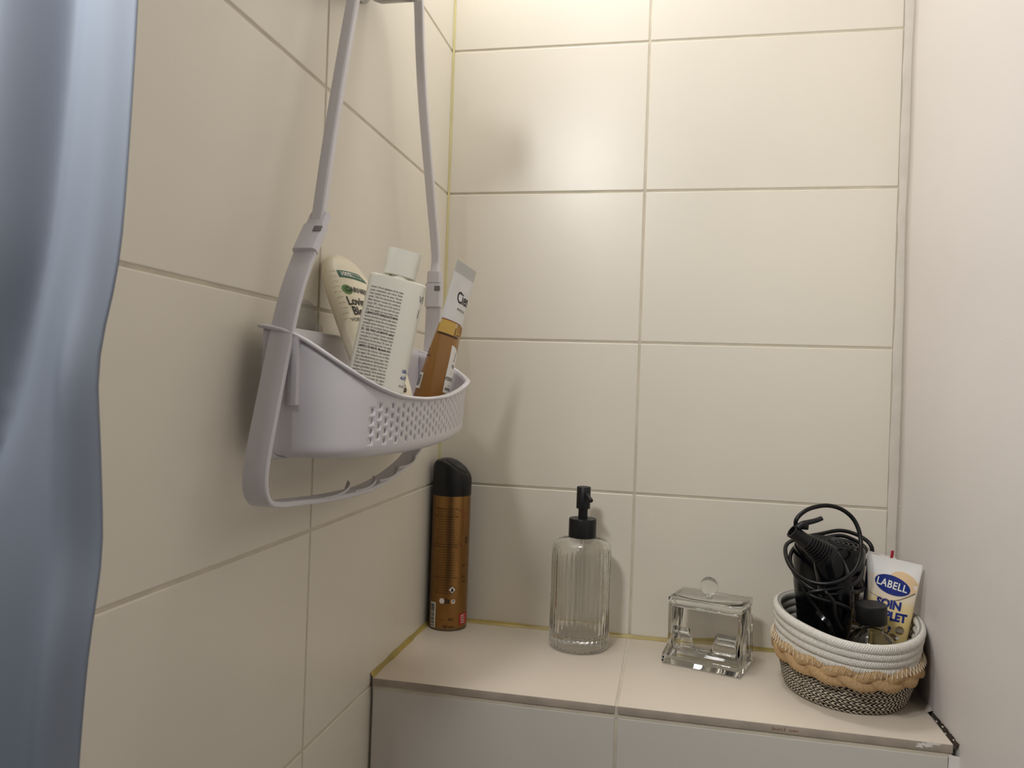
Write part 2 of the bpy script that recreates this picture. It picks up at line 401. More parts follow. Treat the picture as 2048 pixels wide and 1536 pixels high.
# filler where the ledge meets the plastered wall: whole at the back, cracked away at the front
pts_t, n_ = [], 40
for i in range(n_ + 1):
    y = -0.010 - i * (0.158 - 0.010) / n_
    pts_t += [(XR - 0.0062 + random.uniform(-0.0006, 0.0006), y, ZL + 0.0001), (XR - 0.0032, y, ZL + 0.0010 + random.uniform(-0.0003, 0.0003)), (XR + 0.001, y, ZL + 0.0030 + random.uniform(-0.0006, 0.0006))]
wobj('filler_strip', pyd(pts_t, [(3 * i + k, 3 * i + k + 1, 3 * i + k + 4, 3 * i + k + 3) for i in range(n_) for k in (0, 1)]), FILLER, ledge, smooth=3.2)
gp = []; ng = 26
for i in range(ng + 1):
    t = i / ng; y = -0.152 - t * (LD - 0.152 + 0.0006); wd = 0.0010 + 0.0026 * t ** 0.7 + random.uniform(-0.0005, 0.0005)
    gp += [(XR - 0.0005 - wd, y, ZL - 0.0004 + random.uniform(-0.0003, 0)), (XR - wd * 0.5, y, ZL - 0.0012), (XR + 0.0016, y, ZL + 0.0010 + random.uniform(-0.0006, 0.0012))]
wobj('gap_shade_strip', pyd(gp, [(3 * i + k, 3 * i + k + 1, 3 * i + k + 4, 3 * i + k + 3) for i in range(ng) for k in (0, 1)]), GAP_SHADE, ledge, smooth=3.2, label='dark strip coloured as shade in the gap between ledge and plaster')  # dark strip added in the gap to stand for its deep shade
bmf = bmesh.new()
for k in range(5):
    y = -0.162 - k * 0.0150 + random.uniform(-0.002, 0.002); r = random.uniform(0.0005, 0.0011)
    bmesh.ops.create_icosphere(bmf, subdivisions=1, radius=r, matrix=Matrix.Translation((XR - 0.0003 - random.uniform(0, 0.0035) * (k % 2), y, ZL - 0.0008 + random.uniform(-0.001, 0.001))) @ Matrix.Diagonal((1, 2.4, 0.8, 1)))
wobj('filler_crumbs', from_bm(bmf), FILLER, ledge, kind='stuff')
fv = []; nf = 50
for i in range(nf + 1):
    z = -0.8 + (0.8 - 0.0005) * i / nf; fv += [(XR - 0.0072 + random.uniform(-0.0008, 0.0006), -LD + 0.0010, z), (XR - 0.003, -LD - 0.0006 + random.uniform(-0.0004, 0.0004), z), (XR + 0.0015, -LD - 0.0022, z)]
wobj('filler_strip', pyd(fv, [(3 * i + k, 3 * i + k + 1, 3 * i + k + 4, 3 * i + k + 3) for i in range(nf) for k in (0, 1)]), CHIP, ledge, smooth=3.2)
# paint smears on the tile edge near the right end
def blob(cx, cz, a, b, n=22, seed=1):
    rr = random.Random(seed); v = [(cx, -LD - 0.00025, cz)]
    for i in range(n):
        t = 2 * PI * i / n; k = rr.uniform(0.45, 1.15); v.append((cx + a * k * math.cos(t), -LD - 0.0002, cz + b * k * math.sin(t)))
    return pyd(v, [(0, 1 + i, 1 + (i + 1) % n) for i in range(n)])
wobj('paint_smear', merge([blob(XR - 0.028, ZL - 0.0030, 0.0085, 0.0024, seed=3), blob(XR - 0.022, ZL - 0.0016, 0.008, 0.0014, seed=5), blob(XR - 0.034, ZL - 0.0052, 0.004, 0.0018, seed=9)]), CHIP, ledge)
tx = text2d('2un1 car', 0.0050, align='CENTER', sx=1.5)
wobj('faint_stamp', pyd([(0.436 + x, -LD - 0.0002, ZL - 0.0046 + y * 0.75) for x, y in tx[0]], tx[1]), INKRUST, ledge, label='faint rust-coloured stamp on the tile edge')

# silicone joints
def bead(name, p0, p1, a_dir, b_dir, r, m_, seed=0, wob=0.25):
    rr = random.Random(seed); p0, p1, a_, b_ = map(Vector, (p0, p1, a_dir, b_dir)); n = 70; vs_ = []; K = 6
    for i in range(n + 1):
        t = i / n; p = p0.lerp(p1, t); k = r * (1 + wob * (0.6 * math.sin(t * 19 + seed) * math.sin(t * 7.3) + rr.uniform(-0.3, 0.3) * 0.5))
        for j in range(K + 1):
            an = PI / 2 * j / K; u_, v_ = 1 - 0.86 * math.sin(an), 1 - 0.86 * math.cos(an)   # hollow fillet
            vs_.append(p + a_ * k * (u_ * 1.0 if j < K else 0.0) * (1 if j else 1) + b_ * k * (v_ if j else 0.0))
    me = pyd(vs_, ring_faces(n + 1, K + 1, close_s=False)); return obj(name, me, m_, kind='structure', smooth=3.2)
bead('trim_1', (0.0002, -0.0002, ZL), (0.0002, -0.0002, 1.6), (1, 0, 0), (0, -1, 0), 0.0027, SILI2, 3)
bead('trim_2', (0.0002, -0.0002, ZL - 0.001), (XR - 0.02, -0.0002, ZL - 0.001), (0, -1, 0), (0, 0, 1), 0.0044, SILI, 5)
bead('trim_3', (0.0002, -LD + 0.001, ZL - 0.001), (0.0002, -0.002, ZL - 0.001), (1, 0, 0), (0, 0, 1), 0.0056, SILI, 8)

# ------------------------------------------------------------------ shower valve on the left wall (only its underside shows)
valve = empty('shower_valve', (0.0, -0.335, 0.742))
tag(valve, 'grey metal shower valve on the left wall that the white caddy hangs from', 'valve')
wobj('valve_body', lathe_axis([(0.0345, 0.0), (0.0345, 0.004), (0.030, 0.006), (0.030, 0.012), (0.034, 0.016), (0.036, 0.022), (0.036, 0.058), (0.034, 0.062), (0.0300, 0.064)], (0.0, -0.335, 0.742), (1, -0.335, 0.742), 56), CHROME, valve, smooth=0.7)
wobj('valve_knob', lathe_axis([(0.026, 0.0), (0.027, 0.002), (0.027, 0.020), (0.024, 0.024), (0.012, 0.026)], (0.064, -0.335, 0.742), (1, -0.335, 0.742), 40, rfun=lambda a, z: 1 + 0.02 * math.cos(12 * a)), CHROME, valve, smooth=0.7)

# ------------------------------------------------------------------ shower caddy
caddy = empty('shower_caddy', (0.03, -0.36, 0.79))
tag(caddy, 'white plastic shower caddy hanging on the left wall, basket holding bottles', 'caddy')
XH = (1, 0, 0)
V3 = Vector
far_low = [(0.034, -0.157, 0.452), (0.034, -0.156, 0.41), (0.034, -0.160, 0.37), (0.034, -0.168, 0.33), (0.034, -0.180, 0.295), (0.034, -0.197, 0.270)]
low = [(0.034, -0.4805, 0.4465), (0.034, -0.505, 0.409), (0.034, -0.520, 0.3745), (0.034, -0.5395, 0.315), (0.034, -0.549, 0.285), (0.034, -0.5525, 0.268), (0.034, -0.5515, 0.256), (0.034, -0.544, 0.2475), (0.034, -0.528, 0.2440), (0.034, -0.50, 0.2415), (0.034, -0.45, 0.2375), (0.034, -0.40, 0.2350), (0.034, -0.35, 0.2345), (0.034, -0.30, 0.2390), (0.034, -0.25, 0.2480), (0.034, -0.218, 0.2580)] + far_low[::-1]
lowp = resample(crom(low, 8), 0.005)
lower = wobj('lower_frame', strap(lowp, XH, 0.0185, 0.0042), PLASTIC, caddy, smooth=0.5)
# sleeves at both joints, with thumb notch and keyhole
def sleeve(y, z, ty, tz, name):
    d = V3((0, ty, tz)).normalized(); c = V3((0.034, y, z))
    wobj(name, strap([c - d * 0.0175, c + d * 0.0105], XH, 0.0200, 0.0088, 0.0022), PLASTIC, caddy, smooth=0.6)
    wobj('joint_collar', strap([c + d * 0.0112, c + d * 0.0245], XH, 0.0172, 0.0078, 0.0022), PLASTIC, caddy, smooth=0.6)
    return d
d1 = sleeve(-0.4800, 0.4480, 0.60, 0.80, 'joint_sleeve'); d2 = sleeve(-0.1572, 0.444, 0.03, 1.0, 'joint_sleeve')
for d, (y, z), sgn in ((d1, (-0.4800, 0.4480), 1), (d2, (-0.1572, 0.444), 1)):
    c = V3((0.034, y, z)); q = d.cross(V3(XH)).normalized()
    if q.y > 0: q = -q
    # dark keyhole slot in the outer face and thumb notch below
    s = boxm(-0.0035, 0.0035, -0.0006, 0.0006, -0.0030, 0.0030, 0.0005)
    fr = Matrix((V3(XH), -q, d)).transposed().to_4x4()
    f1 = fr.copy(); f1.translation = c + q * 0.0046 + V3((0.0052, 0, 0)) + d * 0.004
    wobj('keyhole', xform(s, f1), mat('shadowed_slot', (120, 116, 114), 0.6) if d is d1 else bpy.data.materials['shadowed_slot'], caddy)
up = [(0.034, -0.4695, 0.4620), (0.033, -0.4535, 0.5242), (0.031, -0.4300, 0.600), (0.030, -0.4085, 0.669), (0.030, -0.397, 0.715), (0.030, -0.386, 0.755), (0.030, -0.370, 0.782), (0.030, -0.345, 0.7955),
      (0.030, -0.310, 0.7985), (0.030, -0.275, 0.790), (0.030, -0.250, 0.775), (0.030, -0.2356, 0.750), (0.030, -0.2245, 0.70), (0.031, -0.2085, 0.640), (0.0315, -0.1720, 0.5503), (0.034, -0.1545, 0.49), (0.034, -0.1565, 0.466)]
wobj('upper_frame', strap(resample(crom(up, 8), 0.006), XH, 0.0098, 0.0085, 0.0012), PLASTIC, caddy, smooth=0.5)
# claws on the bottom bar
for (yc, zc) in ((-0.435, 0.2385), (-0.375, 0.2365), (-0.315, 0.2395), (-0.262, 0.2470)):
    vs_ = []; n = 14
    for i in range(n + 1):
        t = i / n; y = yc - 0.020 + 0.040 * t; wd = 0.0100 * math.sin(PI * min(1, t * 1.0)) ** 0.55 * (0.35 + 0.65 * t); rise = 0.0085 * t ** 2
        if i == n: wd = 0.0008
        zz = zc + (y - yc) * 0.02
        for (dx, dz) in ((-0.001, 0.0018), (wd, 0.0022 + rise), (wd + 0.0006, 0.0008 + rise), (-0.001, -0.0012)): vs_.append((0.0425 + dx, y, zz + dz))
    wobj('towel_hook', fixn(pyd(vs_, ring_faces(n + 1, 4, caps=(True, True)))), PLASTIC, caddy, smooth=0.9)

out0 = [(0.018, -0.526), (0.045, -0.522), (0.072, -0.513), (0.092, -0.492), (0.1035, -0.455), (0.1090, -0.405), (0.1105, -0.345), (0.1070, -0.285), (0.0990, -0.230), (0.0880, -0.190), (0.0720, -0.1700), (0.045, -0.1640), (0.018, -0.1630)]
core = crom([(x, y, 0) for x, y in out0], 10)
front = resample(core, 0.0088); backl = [V3((0.018, -0.163 + (-0.526 + 0.163) * t / 40, 0)) for t in range(1, 40)]
OUT = front + backl; NC = len(OUT); NF = len(front)
def nrm_in(i):
    a, b = OUT[i - 1], OUT[(i + 1) % NC]; t = (b - a).normalized(); return V3((-t.y, t.x, 0)) if True else None
cen = sum(OUT, V3()) / NC
NRM = []
for i in range(NC):
    n_ = nrm_in(i)
    if n_.dot(cen - OUT[i]) < 0: n_ = -n_
    NRM.append(n_)
def interp(x, tab):
    if x <= tab[0][0]: return tab[0][1]
    for (a, va), (b, vb) in zip(tab, tab[1:]):
        if x <= b: return va + (vb - va) * (x - a) / (b - a)
    return tab[-1][1]
RZ = [0.374, 0.369, 0.350, 0.333, 0.3235, 0.3215, 0.3235, 0.3305, 0.3368, 0.3400, 0.3480, 0.366, 0.374]
def shear(i):
    t = min(1, max(0, (OUT[i % NC].y + 0.42) / 0.22)); return 0.0125 * t * t * (3 - 2 * t) if OUT[i % NC].x > 0.02 or OUT[i % NC].y > -0.3 else 0.0
def rim_raw(p):
    best = None
    for k in range(len(out0) - 1):
        a, b = V3((*out0[k], 0)), V3((*out0[k + 1], 0)); t = min(1, max(0, (p - a).dot(b - a) / (b - a).length_squared)); d = (a.lerp(b, t) - p).length
        if best is None or d < best[0]: best = (d, RZ[k] + (RZ[k + 1] - RZ[k]) * t)
    return best[1] if p.x > 0.019 else 0.374
RAW = [rim_raw(OUT[i]) for i in range(NC)]
def rimtrue(i): return sum(RAW[(i + k) % NC] * w_ for k, w_ in ((-2, 1), (-1, 2), (0, 3), (1, 2), (2, 1))) / 9
def rimz(i): return rimtrue(i) - shear(i)
ZF = 0.2765
def zmap(i, z): return z + shear(i) * min(1, max(0.35, 0.35 + 0.65 * (z - ZF) / 0.045))
def inset(z): return 0.0028 + max(0, 0.325 - z) * 0.06
bmw = bmesh.new(); grid = {}
def P(i, z, extra=0.0):
    k = (i % NC, round(z, 5), round(extra, 5))
    if k not in grid: grid[k] = bmw.verts.new(OUT[i % NC] + NRM[i % NC] * (inset(z) + extra) + V3((0, 0, zmap(i, z))))
    return grid[k]
def F(*v):
    try: bmw.faces.new(v)
    except ValueError: pass
ZH = [0.2855 + 0.0039 * k for k in range(10)]   # 0.2855 .. 0.3206, staggered holes
FIL = [(ZF + 0.009 * (1 - math.sin(a)), 0.009 * (1 - math.cos(a))) for a in [PI / 2 * k / 5 for k in range(6)]]
topk = 5
hole_cols = [i for i in range(NF - 1) if 0.0945 < (OUT[i].x + OUT[i + 1].x) / 2 or (OUT[i].y > -0.30 and OUT[i].y < -0.176 and OUT[i].x > 0.075)]
hole_cols = set(hole_cols)
for i in range(NC):
    j = i + 1
    for (za, ea), (zb, eb) in zip(FIL, FIL[1:]): F(P(i, za, ea), P(j, za, ea), P(j, zb, eb), P(i, zb, eb))
    if i in hole_cols:
        par = i % 2; k = 0
        if par: F(P(i, ZH[0]), P(j, ZH[0]), P(j, ZH[1]), P(i, ZH[1])); k = 1
        while k + 2 <= 9:
            z0, z1, z2 = ZH[k], ZH[k + 1], ZH[k + 2]
            o8 = [P(i, z0), P(j, z0), P(j, z1), P(j, z2), P(i, z2), P(i, z1)]
            c = (P(i, z1).co + P(j, z1).co) / 2; ux = (P(j, z1).co - P(i, z1).co) / 2; uz = V3((0, 0, z1 - z0))
            r8 = [c + ux * (0.34 * math.cos(a)) + uz * (0.56 * math.sin(a)) for a in [PI * q / 6 for q in range(12)]]
            R = [bmw.verts.new(v) for v in r8]
            # right (a=0), top (a=pi/2) ...
            def fan(ov, idx):
                for a_, b_ in zip(idx, idx[1:]): F(ov, R[b_ % 12], R[a_ % 12])
            seq = [(o8[2], [11, 12, 13]), (o8[3], [13, 14, 15]), (o8[4], [15, 16, 17]), (o8[5], [17, 18, 19]), (o8[0], [19, 20, 21]), (o8[1], [21, 22, 23])]
            for q, (ov, idx) in enumerate(seq):
                fan(ov, idx); nx = seq[(q + 1) % 6][0]; F(ov, nx, R[idx[-1] % 12])
            k += 2
        if k < 9: F(P(i, ZH[k]), P(j, ZH[k]), P(j, ZH[k + 1]), P(i, ZH[k + 1]))
    else:
        for za, zb in zip(ZH, ZH[1:]): F(P(i, za), P(j, za), P(j, zb), P(i, zb))
    ri, rj = rimz(i), rimz(j % NC)
    for q in range(topk):
        def zt(rz, q_): return ZH[9] + (rz - ZH[9]) * q_ / topk if rz > ZH[9] + 0.0005 else ZH[9] + 0.0003 * q_
        F(P(i, zt(ri, q)), P(j, zt(rj, q)), P(j, zt(rj, q + 1)), P(i, zt(ri, q + 1)))
fl = [P(i, *FIL[-1]) for i in range(NC)]
cv = [bmw.verts.new(v.co.lerp(cen + V3((0, 0, ZF)), 0.5)) for v in fl]; c0 = bmw.verts.new(cen + V3((0, 0, ZF)))
for i in range(NC):
    j = (i + 1) % NC; F(fl[i], fl[j], cv[j], cv[i]); F(cv[i], cv[j], c0)
bmesh.ops.recalc_face_normals(bmw, faces=bmw.faces[:])
bmw.faces.ensure_lookup_table()
bme = from_bm(bmw)
if sum(p.normal.z for p in bme.polygons if abs(p.center.z - ZF) < 6e-3 and abs(p.normal.z) > 0.9) > 0: bme.flip_normals()   # outside faces out
basket = wobj('basket', bme, PLASTIC, caddy, smooth=0.7)
so = basket.modifiers.new('wall', 'SOLIDIFY'); so.thickness = 0.0016; so.offset = -1
rimp = [V3((OUT[i].x, OUT[i].y, rimtrue(i) + 0.0004)) + NRM[i] * 0.0012 for i in range(NC)]
wobj('basket_rim', tube(rimp, 0.0030, 10, closed=True, ell=(0.55, 1.0), up=(0, 0, 1)), PLASTIC, basket, smooth=3.2)
wobj('side_bracket', boxm(0.0400, 0.0475, -0.5235, -0.5130, 0.3160, 0.3670, 0.0012), PLASTIC, caddy, smooth=0.7)
wobj('side_bracket', boxm(0.0425, 0.0530, -0.1700, -0.1600, 0.3160, 0.3670, 0.0012), PLASTIC, caddy, smooth=0.7)
cup = lathe_axis([(0.0265, 0.0006), (0.0268, 0.0016), (0.018, 0.0042), (0.0085, 0.0065), (0.006, 0.0095), (0.0062, 0.0150), (0.003, 0.0160)], (0.0, -0.420, 0.378), (1, -0.420, 0.378), 40)
wobj('suction_cup', cup, SUCK, caddy, smooth=3.2)

# ------------------------------------------------------------------ bottles and tubes in the caddy
EX = V3((0.862, 0.507, 0)).normalized(); NV = V3((EX.y, -EX.x, 0)); EZ = V3((0, 0, 1))
def frame(o_, tilt, ex=EX, lean=0.0):
    """axes of a thing that leans by 'tilt' (top to +ex) in the plane spanned by ex and z"""
    r = Matrix.Rotation(0, 3, 'X'); z = EZ * math.cos(tilt) + ex * math.sin(tilt); x = ex * math.cos(tilt) - EZ * math.sin(tilt)
    n = x.cross(z)   # towards the viewer
    M = Matrix((x, -n, z)).transposed().to_4x4(); M.translation = V3(o_); return M
def plump(outline_fn, L, nz, ns, depth_fn, pw=2.6, caps=True, uv=True):
    """loft of superellipse sections; outline_fn(t)->(centre, half width); local x right, y away, z up"""
    vs_, uvs = [], []
    for i in range(nz + 1):
        t = i / nz; c, hw = outline_fn(t); hd = depth_fn(t); p_ = pw(t) if callable(pw) else pw
        for j in range(ns):
            a = 2 * PI * j / ns; ca, sa = math.cos(a), math.sin(a)
            vs_.append((c + hw * math.copysign(abs(ca) ** (2 / p_), ca), hd * math.copysign(abs(sa) ** (2 / p_), sa), L * t)); uvs.append((j / ns, t))
    return fixn(pyd(vs_, ring_faces(nz + 1, ns, caps=(caps, caps)), uvs if uv else None))
def dec_m(name, tgt, vf, M, material, label=None, z0=0.0, x0=0.0, back=False, lift=0.00025, bv=None):
    """print in the thing's own frame: x right, y(2d) = height"""
    ex = V3((1, 0, 0)); ez = V3((0, 0, 1))
    return decal(name, tgt, vf, (x0, 0, z0), ex, ez, material, lift, label, bv)

# cream conditioner bottle: foot at the front of the basket, top leaning back on to the wall
az = V3((-0.4679, 0.219, 0.8562)).normalized(); bx = V3((0.2981, 0.9511, -0.0804)); bx = (bx - az * bx.dot(az)).normalized(); by = az.cross(bx)
Mg = Matrix((bx, by, az)).transposed().to_4x4(); Mg.translation = V3((0.0902, -0.4165, 0.3018)) - az * 0.014
b1 = bpy.data.objects.new('conditioner_bottle', None); COL.objects.link(b1); b1.matrix_world = Mg; bpy.context.view_layer.update()
tag(b1, 'cream oval conditioner bottle with green tag, leaning on the wall in the caddy basket', 'bottle')
L1 = 0.186
GT = [(0.0, 0.0001), (0.0105, 0.0001), (0.0110, 0.0120), (0.014, 0.0145), (0.022, 0.0190), (0.04, 0.0290), (0.064, 0.033), (0.104, 0.0328), (0.14, 0.0315), (0.157, 0.0295), (0.168, 0.0262), (0.176, 0.0210), (0.1815, 0.0145), (0.1845, 0.0085), (0.186, 0.001)]
def gw(t): return (0.0, interp(t * L1, GT))
def gsm(t):
    if t > 0.93 or t < 0.10: return gw(t)
    return (0.0, sum(gw(min(1, max(0, t + d)))[1] for d in (-0.02, -0.01, 0, 0.01, 0.02)) / 5)
body1 = obj('bottle_body', plump(gsm, L1, 90, 56, lambda t: 0.0125 * (gsm(t)[1] / 0.033) ** 0.85, 2.2), CREAMB, b1, smooth=3.2)
bv = bvh_of(body1)
for k in range(10):       # moulded grip ridges down the left shoulder
    z = 0.160 - k * 0.0056; xw = gw(z / L1)[1]; q = []
    for s_ in range(5):
        p = V3((-xw * 0.95 + 0.0012 * s_, 0, z - 0.0006 * abs(s_ - 2)))
        h = bv.ray_cast(p + V3((0, -0.05, 0)), V3((0, 1, 0)), 0.1)
        if h[0] is not None: q.append(h[0] + V3((0, -0.0001, 0)))
    if len(q) > 2: obj('grip_ridge', tube(q, 0.0004, 6), CREAMB, body1, smooth=3.2)
dec_m('green_tag', body1, join2(rect2(-0.0215, 0.0060, 0.1520, 0.1600, 12, 3), *[rect2(0.0060 + 0.0012 * k, 0.0072 + 0.0012 * k, 0.1520, 0.1600 - 0.0011 * (k + 1), 1, 3) for k in range(6)]), None, INKGREEN, 'green tag with white lettering', bv=bv)
dec_m('lettering', body1, move2(text2d('100%', 0.0066, 0.0002, 'LEFT', sx=0.9), -0.0195, 0.1560), None, INKW, lift=0.0005, bv=bv)
dec_m('lettering', body1, join2(move2(text2d('BOUTEILLE', 0.0029, 0, 'LEFT'), -0.0065, 0.1577), move2(text2d('RECYCLEE', 0.0029, 0, 'LEFT'), -0.0065, 0.1544)), None, INKW, lift=0.0005, bv=bv)
dec_m('leaf_disc', body1, ell2(-0.0190, 0.1388, 0.0052, 0.0052), None, INKLG, bv=bv)
dec_m('lettering', body1, move2(text2d('GARNIER', 0.0080, 0.00012, 'LEFT', sx=0.84), -0.0215, 0.1388), None, INKB, lift=0.0005, bv=bv)
dec_m('lettering', body1, move2(text2d('Loving', 0.0124, 0.00022, 'LEFT', sx=0.72), -0.0240, 0.1262), None, INKB, lift=0.0005, bv=bv)
dec_m('lettering', body1, move2(text2d('Blends', 0.0124, 0.00022, 'LEFT', sx=0.72), -0.0225, 0.1158), None, INKB, lift=0.0005, bv=bv)
dec_m('lettering', body1, move2(text2d('VOEDENDE', 0.0050, 0.00005, 'LEFT', sx=0.8), -0.0270, 0.1070), None, INKG, lift=0.0005, bv=bv)
dec_m('almond_print', body1, ell2(-0.0180, 0.0905, 0.0090, 0.0085), None, INKTAUPE, bv=bv)
dec_m('dark_badge', body1, join2(rect2(-0.0005, 0.0115, 0.0425, 0.0495, 4, 3), ell2(0.0055, 0.0425, 0.0060, 0.0050)), None, INKBR, 'dark brown round badge', bv=bv)
dec_m('lettering', body1, join2(move2(text2d('100%', 0.0038, 0.0001), 0.0055, 0.0466), move2(text2d('VEGAN', 0.0030, 0.00005), 0.0055, 0.0430)), None, INKW, lift=0.0005, bv=bv)

# frosted sanitiser bottle, back label to the viewer
Ms = frame(V3((0.085, -0.4518, 0)) - NV * 0.0080 + EX * (-0.0113) + EZ * 0.2900, math.radians(10.5))
Ms.translation = V3(Ms.translation) 
b2 = bpy.data.objects.new('hand_gel_bottle', None); COL.objects.link(b2); b2.matrix_world = Ms; bpy.context.view_layer.update()
tag(b2, 'frosted white flat gel bottle covered in fine print, upright in the caddy basket', 'bottle')
L2 = 0.1325
def sw(t):
    z = t * L2; r = 0.0018; h = 0.0236
    if z < r: h -= r - math.sqrt(max(0, r * r - (r - z) ** 2))
    if z > L2 - r: h -= r - math.sqrt(max(0, r * r - (z - L2 + r) ** 2))
    return (0, h)
vsx = [0, .003, .008, .0136] + [0.02 + 0.96 * k / 30 for k in range(31)] + [.9864, .992, .997, 1.0]
def plump2(ts, outline_fn, L, ns, dep, pw):
    vs_ = []
    for t in ts:
        c, hw = outline_fn(t); hd = dep(t)
        for j in range(ns):
            a = 2 * PI * j / ns; ca, sa = math.cos(a), math.sin(a)
            vs_.append((c + hw * math.copysign(abs(ca) ** (2 / pw), ca), hd * math.copysign(abs(sa) ** (2 / pw), sa), L * t))
    return fixn(pyd(vs_, ring_faces(len(ts), ns, caps=(True, True))))
body2 = obj('bottle_body', plump2(vsx, sw, L2, 64, lambda t: 0.0082 * sw(t)[1] / 0.0236, 3.4), SANI, b2, smooth=1.0)
bv = bvh_of(body2)
neck = lathe([(0.0075, 0), (0.0075, 0.0040)], 32, c=(0.0002, 0, L2 - 0.0005)); obj('bottle_neck', neck, SANI, b2, smooth=0.8)
capm = plump2([0, .02, .05, .5, .9, .95, .985, 1], lambda t: (0.0002, 0.0136 * (1 - 0.05 * max(0, t - 0.9) * 10 * 0.6) * (1 + 0.05 * t)), 0.0215, 40, lambda t: 0.0078, 3.0)
capm.transform(Matrix.Translation((0, 0, L2 + 0.0022))); obj('bottle_cap', capm, SANICAP, b2, smooth=0.8)
obj('dark_speck', xform(lathe([(0.0006, 0), (0.0006, 0.0006)], 10), Matrix.Translation((-0.0085, -0.0080, L2 + 0.0003))), INKB, b2)
lines = ['manos. Verser appliquer sur les mains', 'jusqu a absorption, sans rincer. Eviter', 'tout contact avec les yeux. Ne pas', 'avaler. Tenir hors de portee des enfants', 'Bien fermer toutes les surfaces.', 'mains. EN - Keep out of the reach of', 'children. Avoid contact with the eyes', 'Do not apply on non-intact skin.',
 'LUBRIFICANTE IGIENIZZANTE MANI:', 'versare una dose sul palmo delle mani e', 'massaggiare a fondo fino ad asciugatura', 'completa senza risciacquo. Uso esterno', 'in caso di contatto lavare bene', 'ES - GEL PARA LAS MANOS: aplicar', 'una dosis y frotar hasta secado', 'consultar a su medico. Mantener fuera', 'del alcance de los ninos. En caso de', 'contacto con los ojos lavar con agua',
 'LIMPEZA DE MAOS. Mantenha fora', 'do alcance das criancas. Uso externo', 'Nao ingerir. Em contacto com os olhos', 'lavar abundantemente por agua. Nao', 'DE: Ausserhalb der Reichweite von', 'Kindern aufbewahren. Bei Kontakt mit', 'Augen grundlich spulen. Nur zur', 'ausseren Anwendung. Nicht einnehmen', 'NL: Buiten bereik van kinderen', 'houden. Contact met de ogen', 'vermijden. Uitsluitend voor', 'TENIR A L ECART DE LA FLAMME OU', 'DES SOURCES DE CHALEUR. KEEP', 'AWAY FROM FLAMES AND HEAT. NON', 'ESPORRE A FIAMME O CALORE. NO', 'EXPONER A LLAMAS. NAO EXPOR A', 'CHAMAS. ENTFERNT VON FEUER', 'HALTEN. VERWIJDERD HOUDEN', 'VAN OPEN VUUR. TIENIR FERME']
fine, boldl = [], []
for k, s in enumerate(lines):
    bold = k in (8, 13, 18) or k > 28
    vf = text2d(s, 0.00262, 0.00005 if bold else 0.0, 'LEFT', sx=1.0); wd = max(x for x, y in vf[0]) - min(x for x, y in vf[0])
    vf = ([(x * 0.0265 / wd, y) for x, y in vf[0]], vf[1])
    (boldl if bold else fine).append(move2(vf, -0.0215, L2 - 0.0115 - k * 0.00272))
dec_m('fine_print', body2, join2(*fine), None, INKG, 'block of small grey multilingual print', bv=bv)
dec_m('fine_print', body2, join2(*boldl), None, INKB, bv=bv)
# print of the front label wrapping round the right edge
ez = V3((0, 0, 1)); ed = V3((0.35, 0.94, 0)).normalized()
def dec_side(name, vf, material, x=0.0, z=0.0): decal(name, body2, vf, V3((0.016, 0.006, z)) + ed * 0, ed, ez, material, 0.0003, None, bv)
dec_m('lettering', body2, move2(text2d('VI', 0.0085, 0, 'LEFT', sx=0.55), 0.0190, L2 - 0.0130), None, INKG, bv=bv)
dec_m('print_line', body2, line2([(0.0208, L2 - 0.021), (0.0207, L2 - 0.0285)], 0.0004), None, INKG, bv=bv)
dec_m('lettering', body2, join2(move2(text2d('GEL', 0.0036, 0.00008, 'LEFT', sx=0.7), 0.0178, 0.0590), move2(text2d('ALOE', 0.0036, 0.00008, 'LEFT', sx=0.55), 0.0176, 0.0535)), None, INKBLUE, bv=bv)
dec_m('lettering', body2, join2(move2(text2d('POUR', 0.0028, 0, 'LEFT', sx=0.6), 0.0176, 0.0465), move2(text2d('AUX', 0.0026, 0, 'LEFT', sx=0.6), 0.0178, 0.0400), move2(text2d('R', 0.0045, 0, 'LEFT', sx=0.6), 0.0180, 0.0230)), None, INKG, bv=bv)

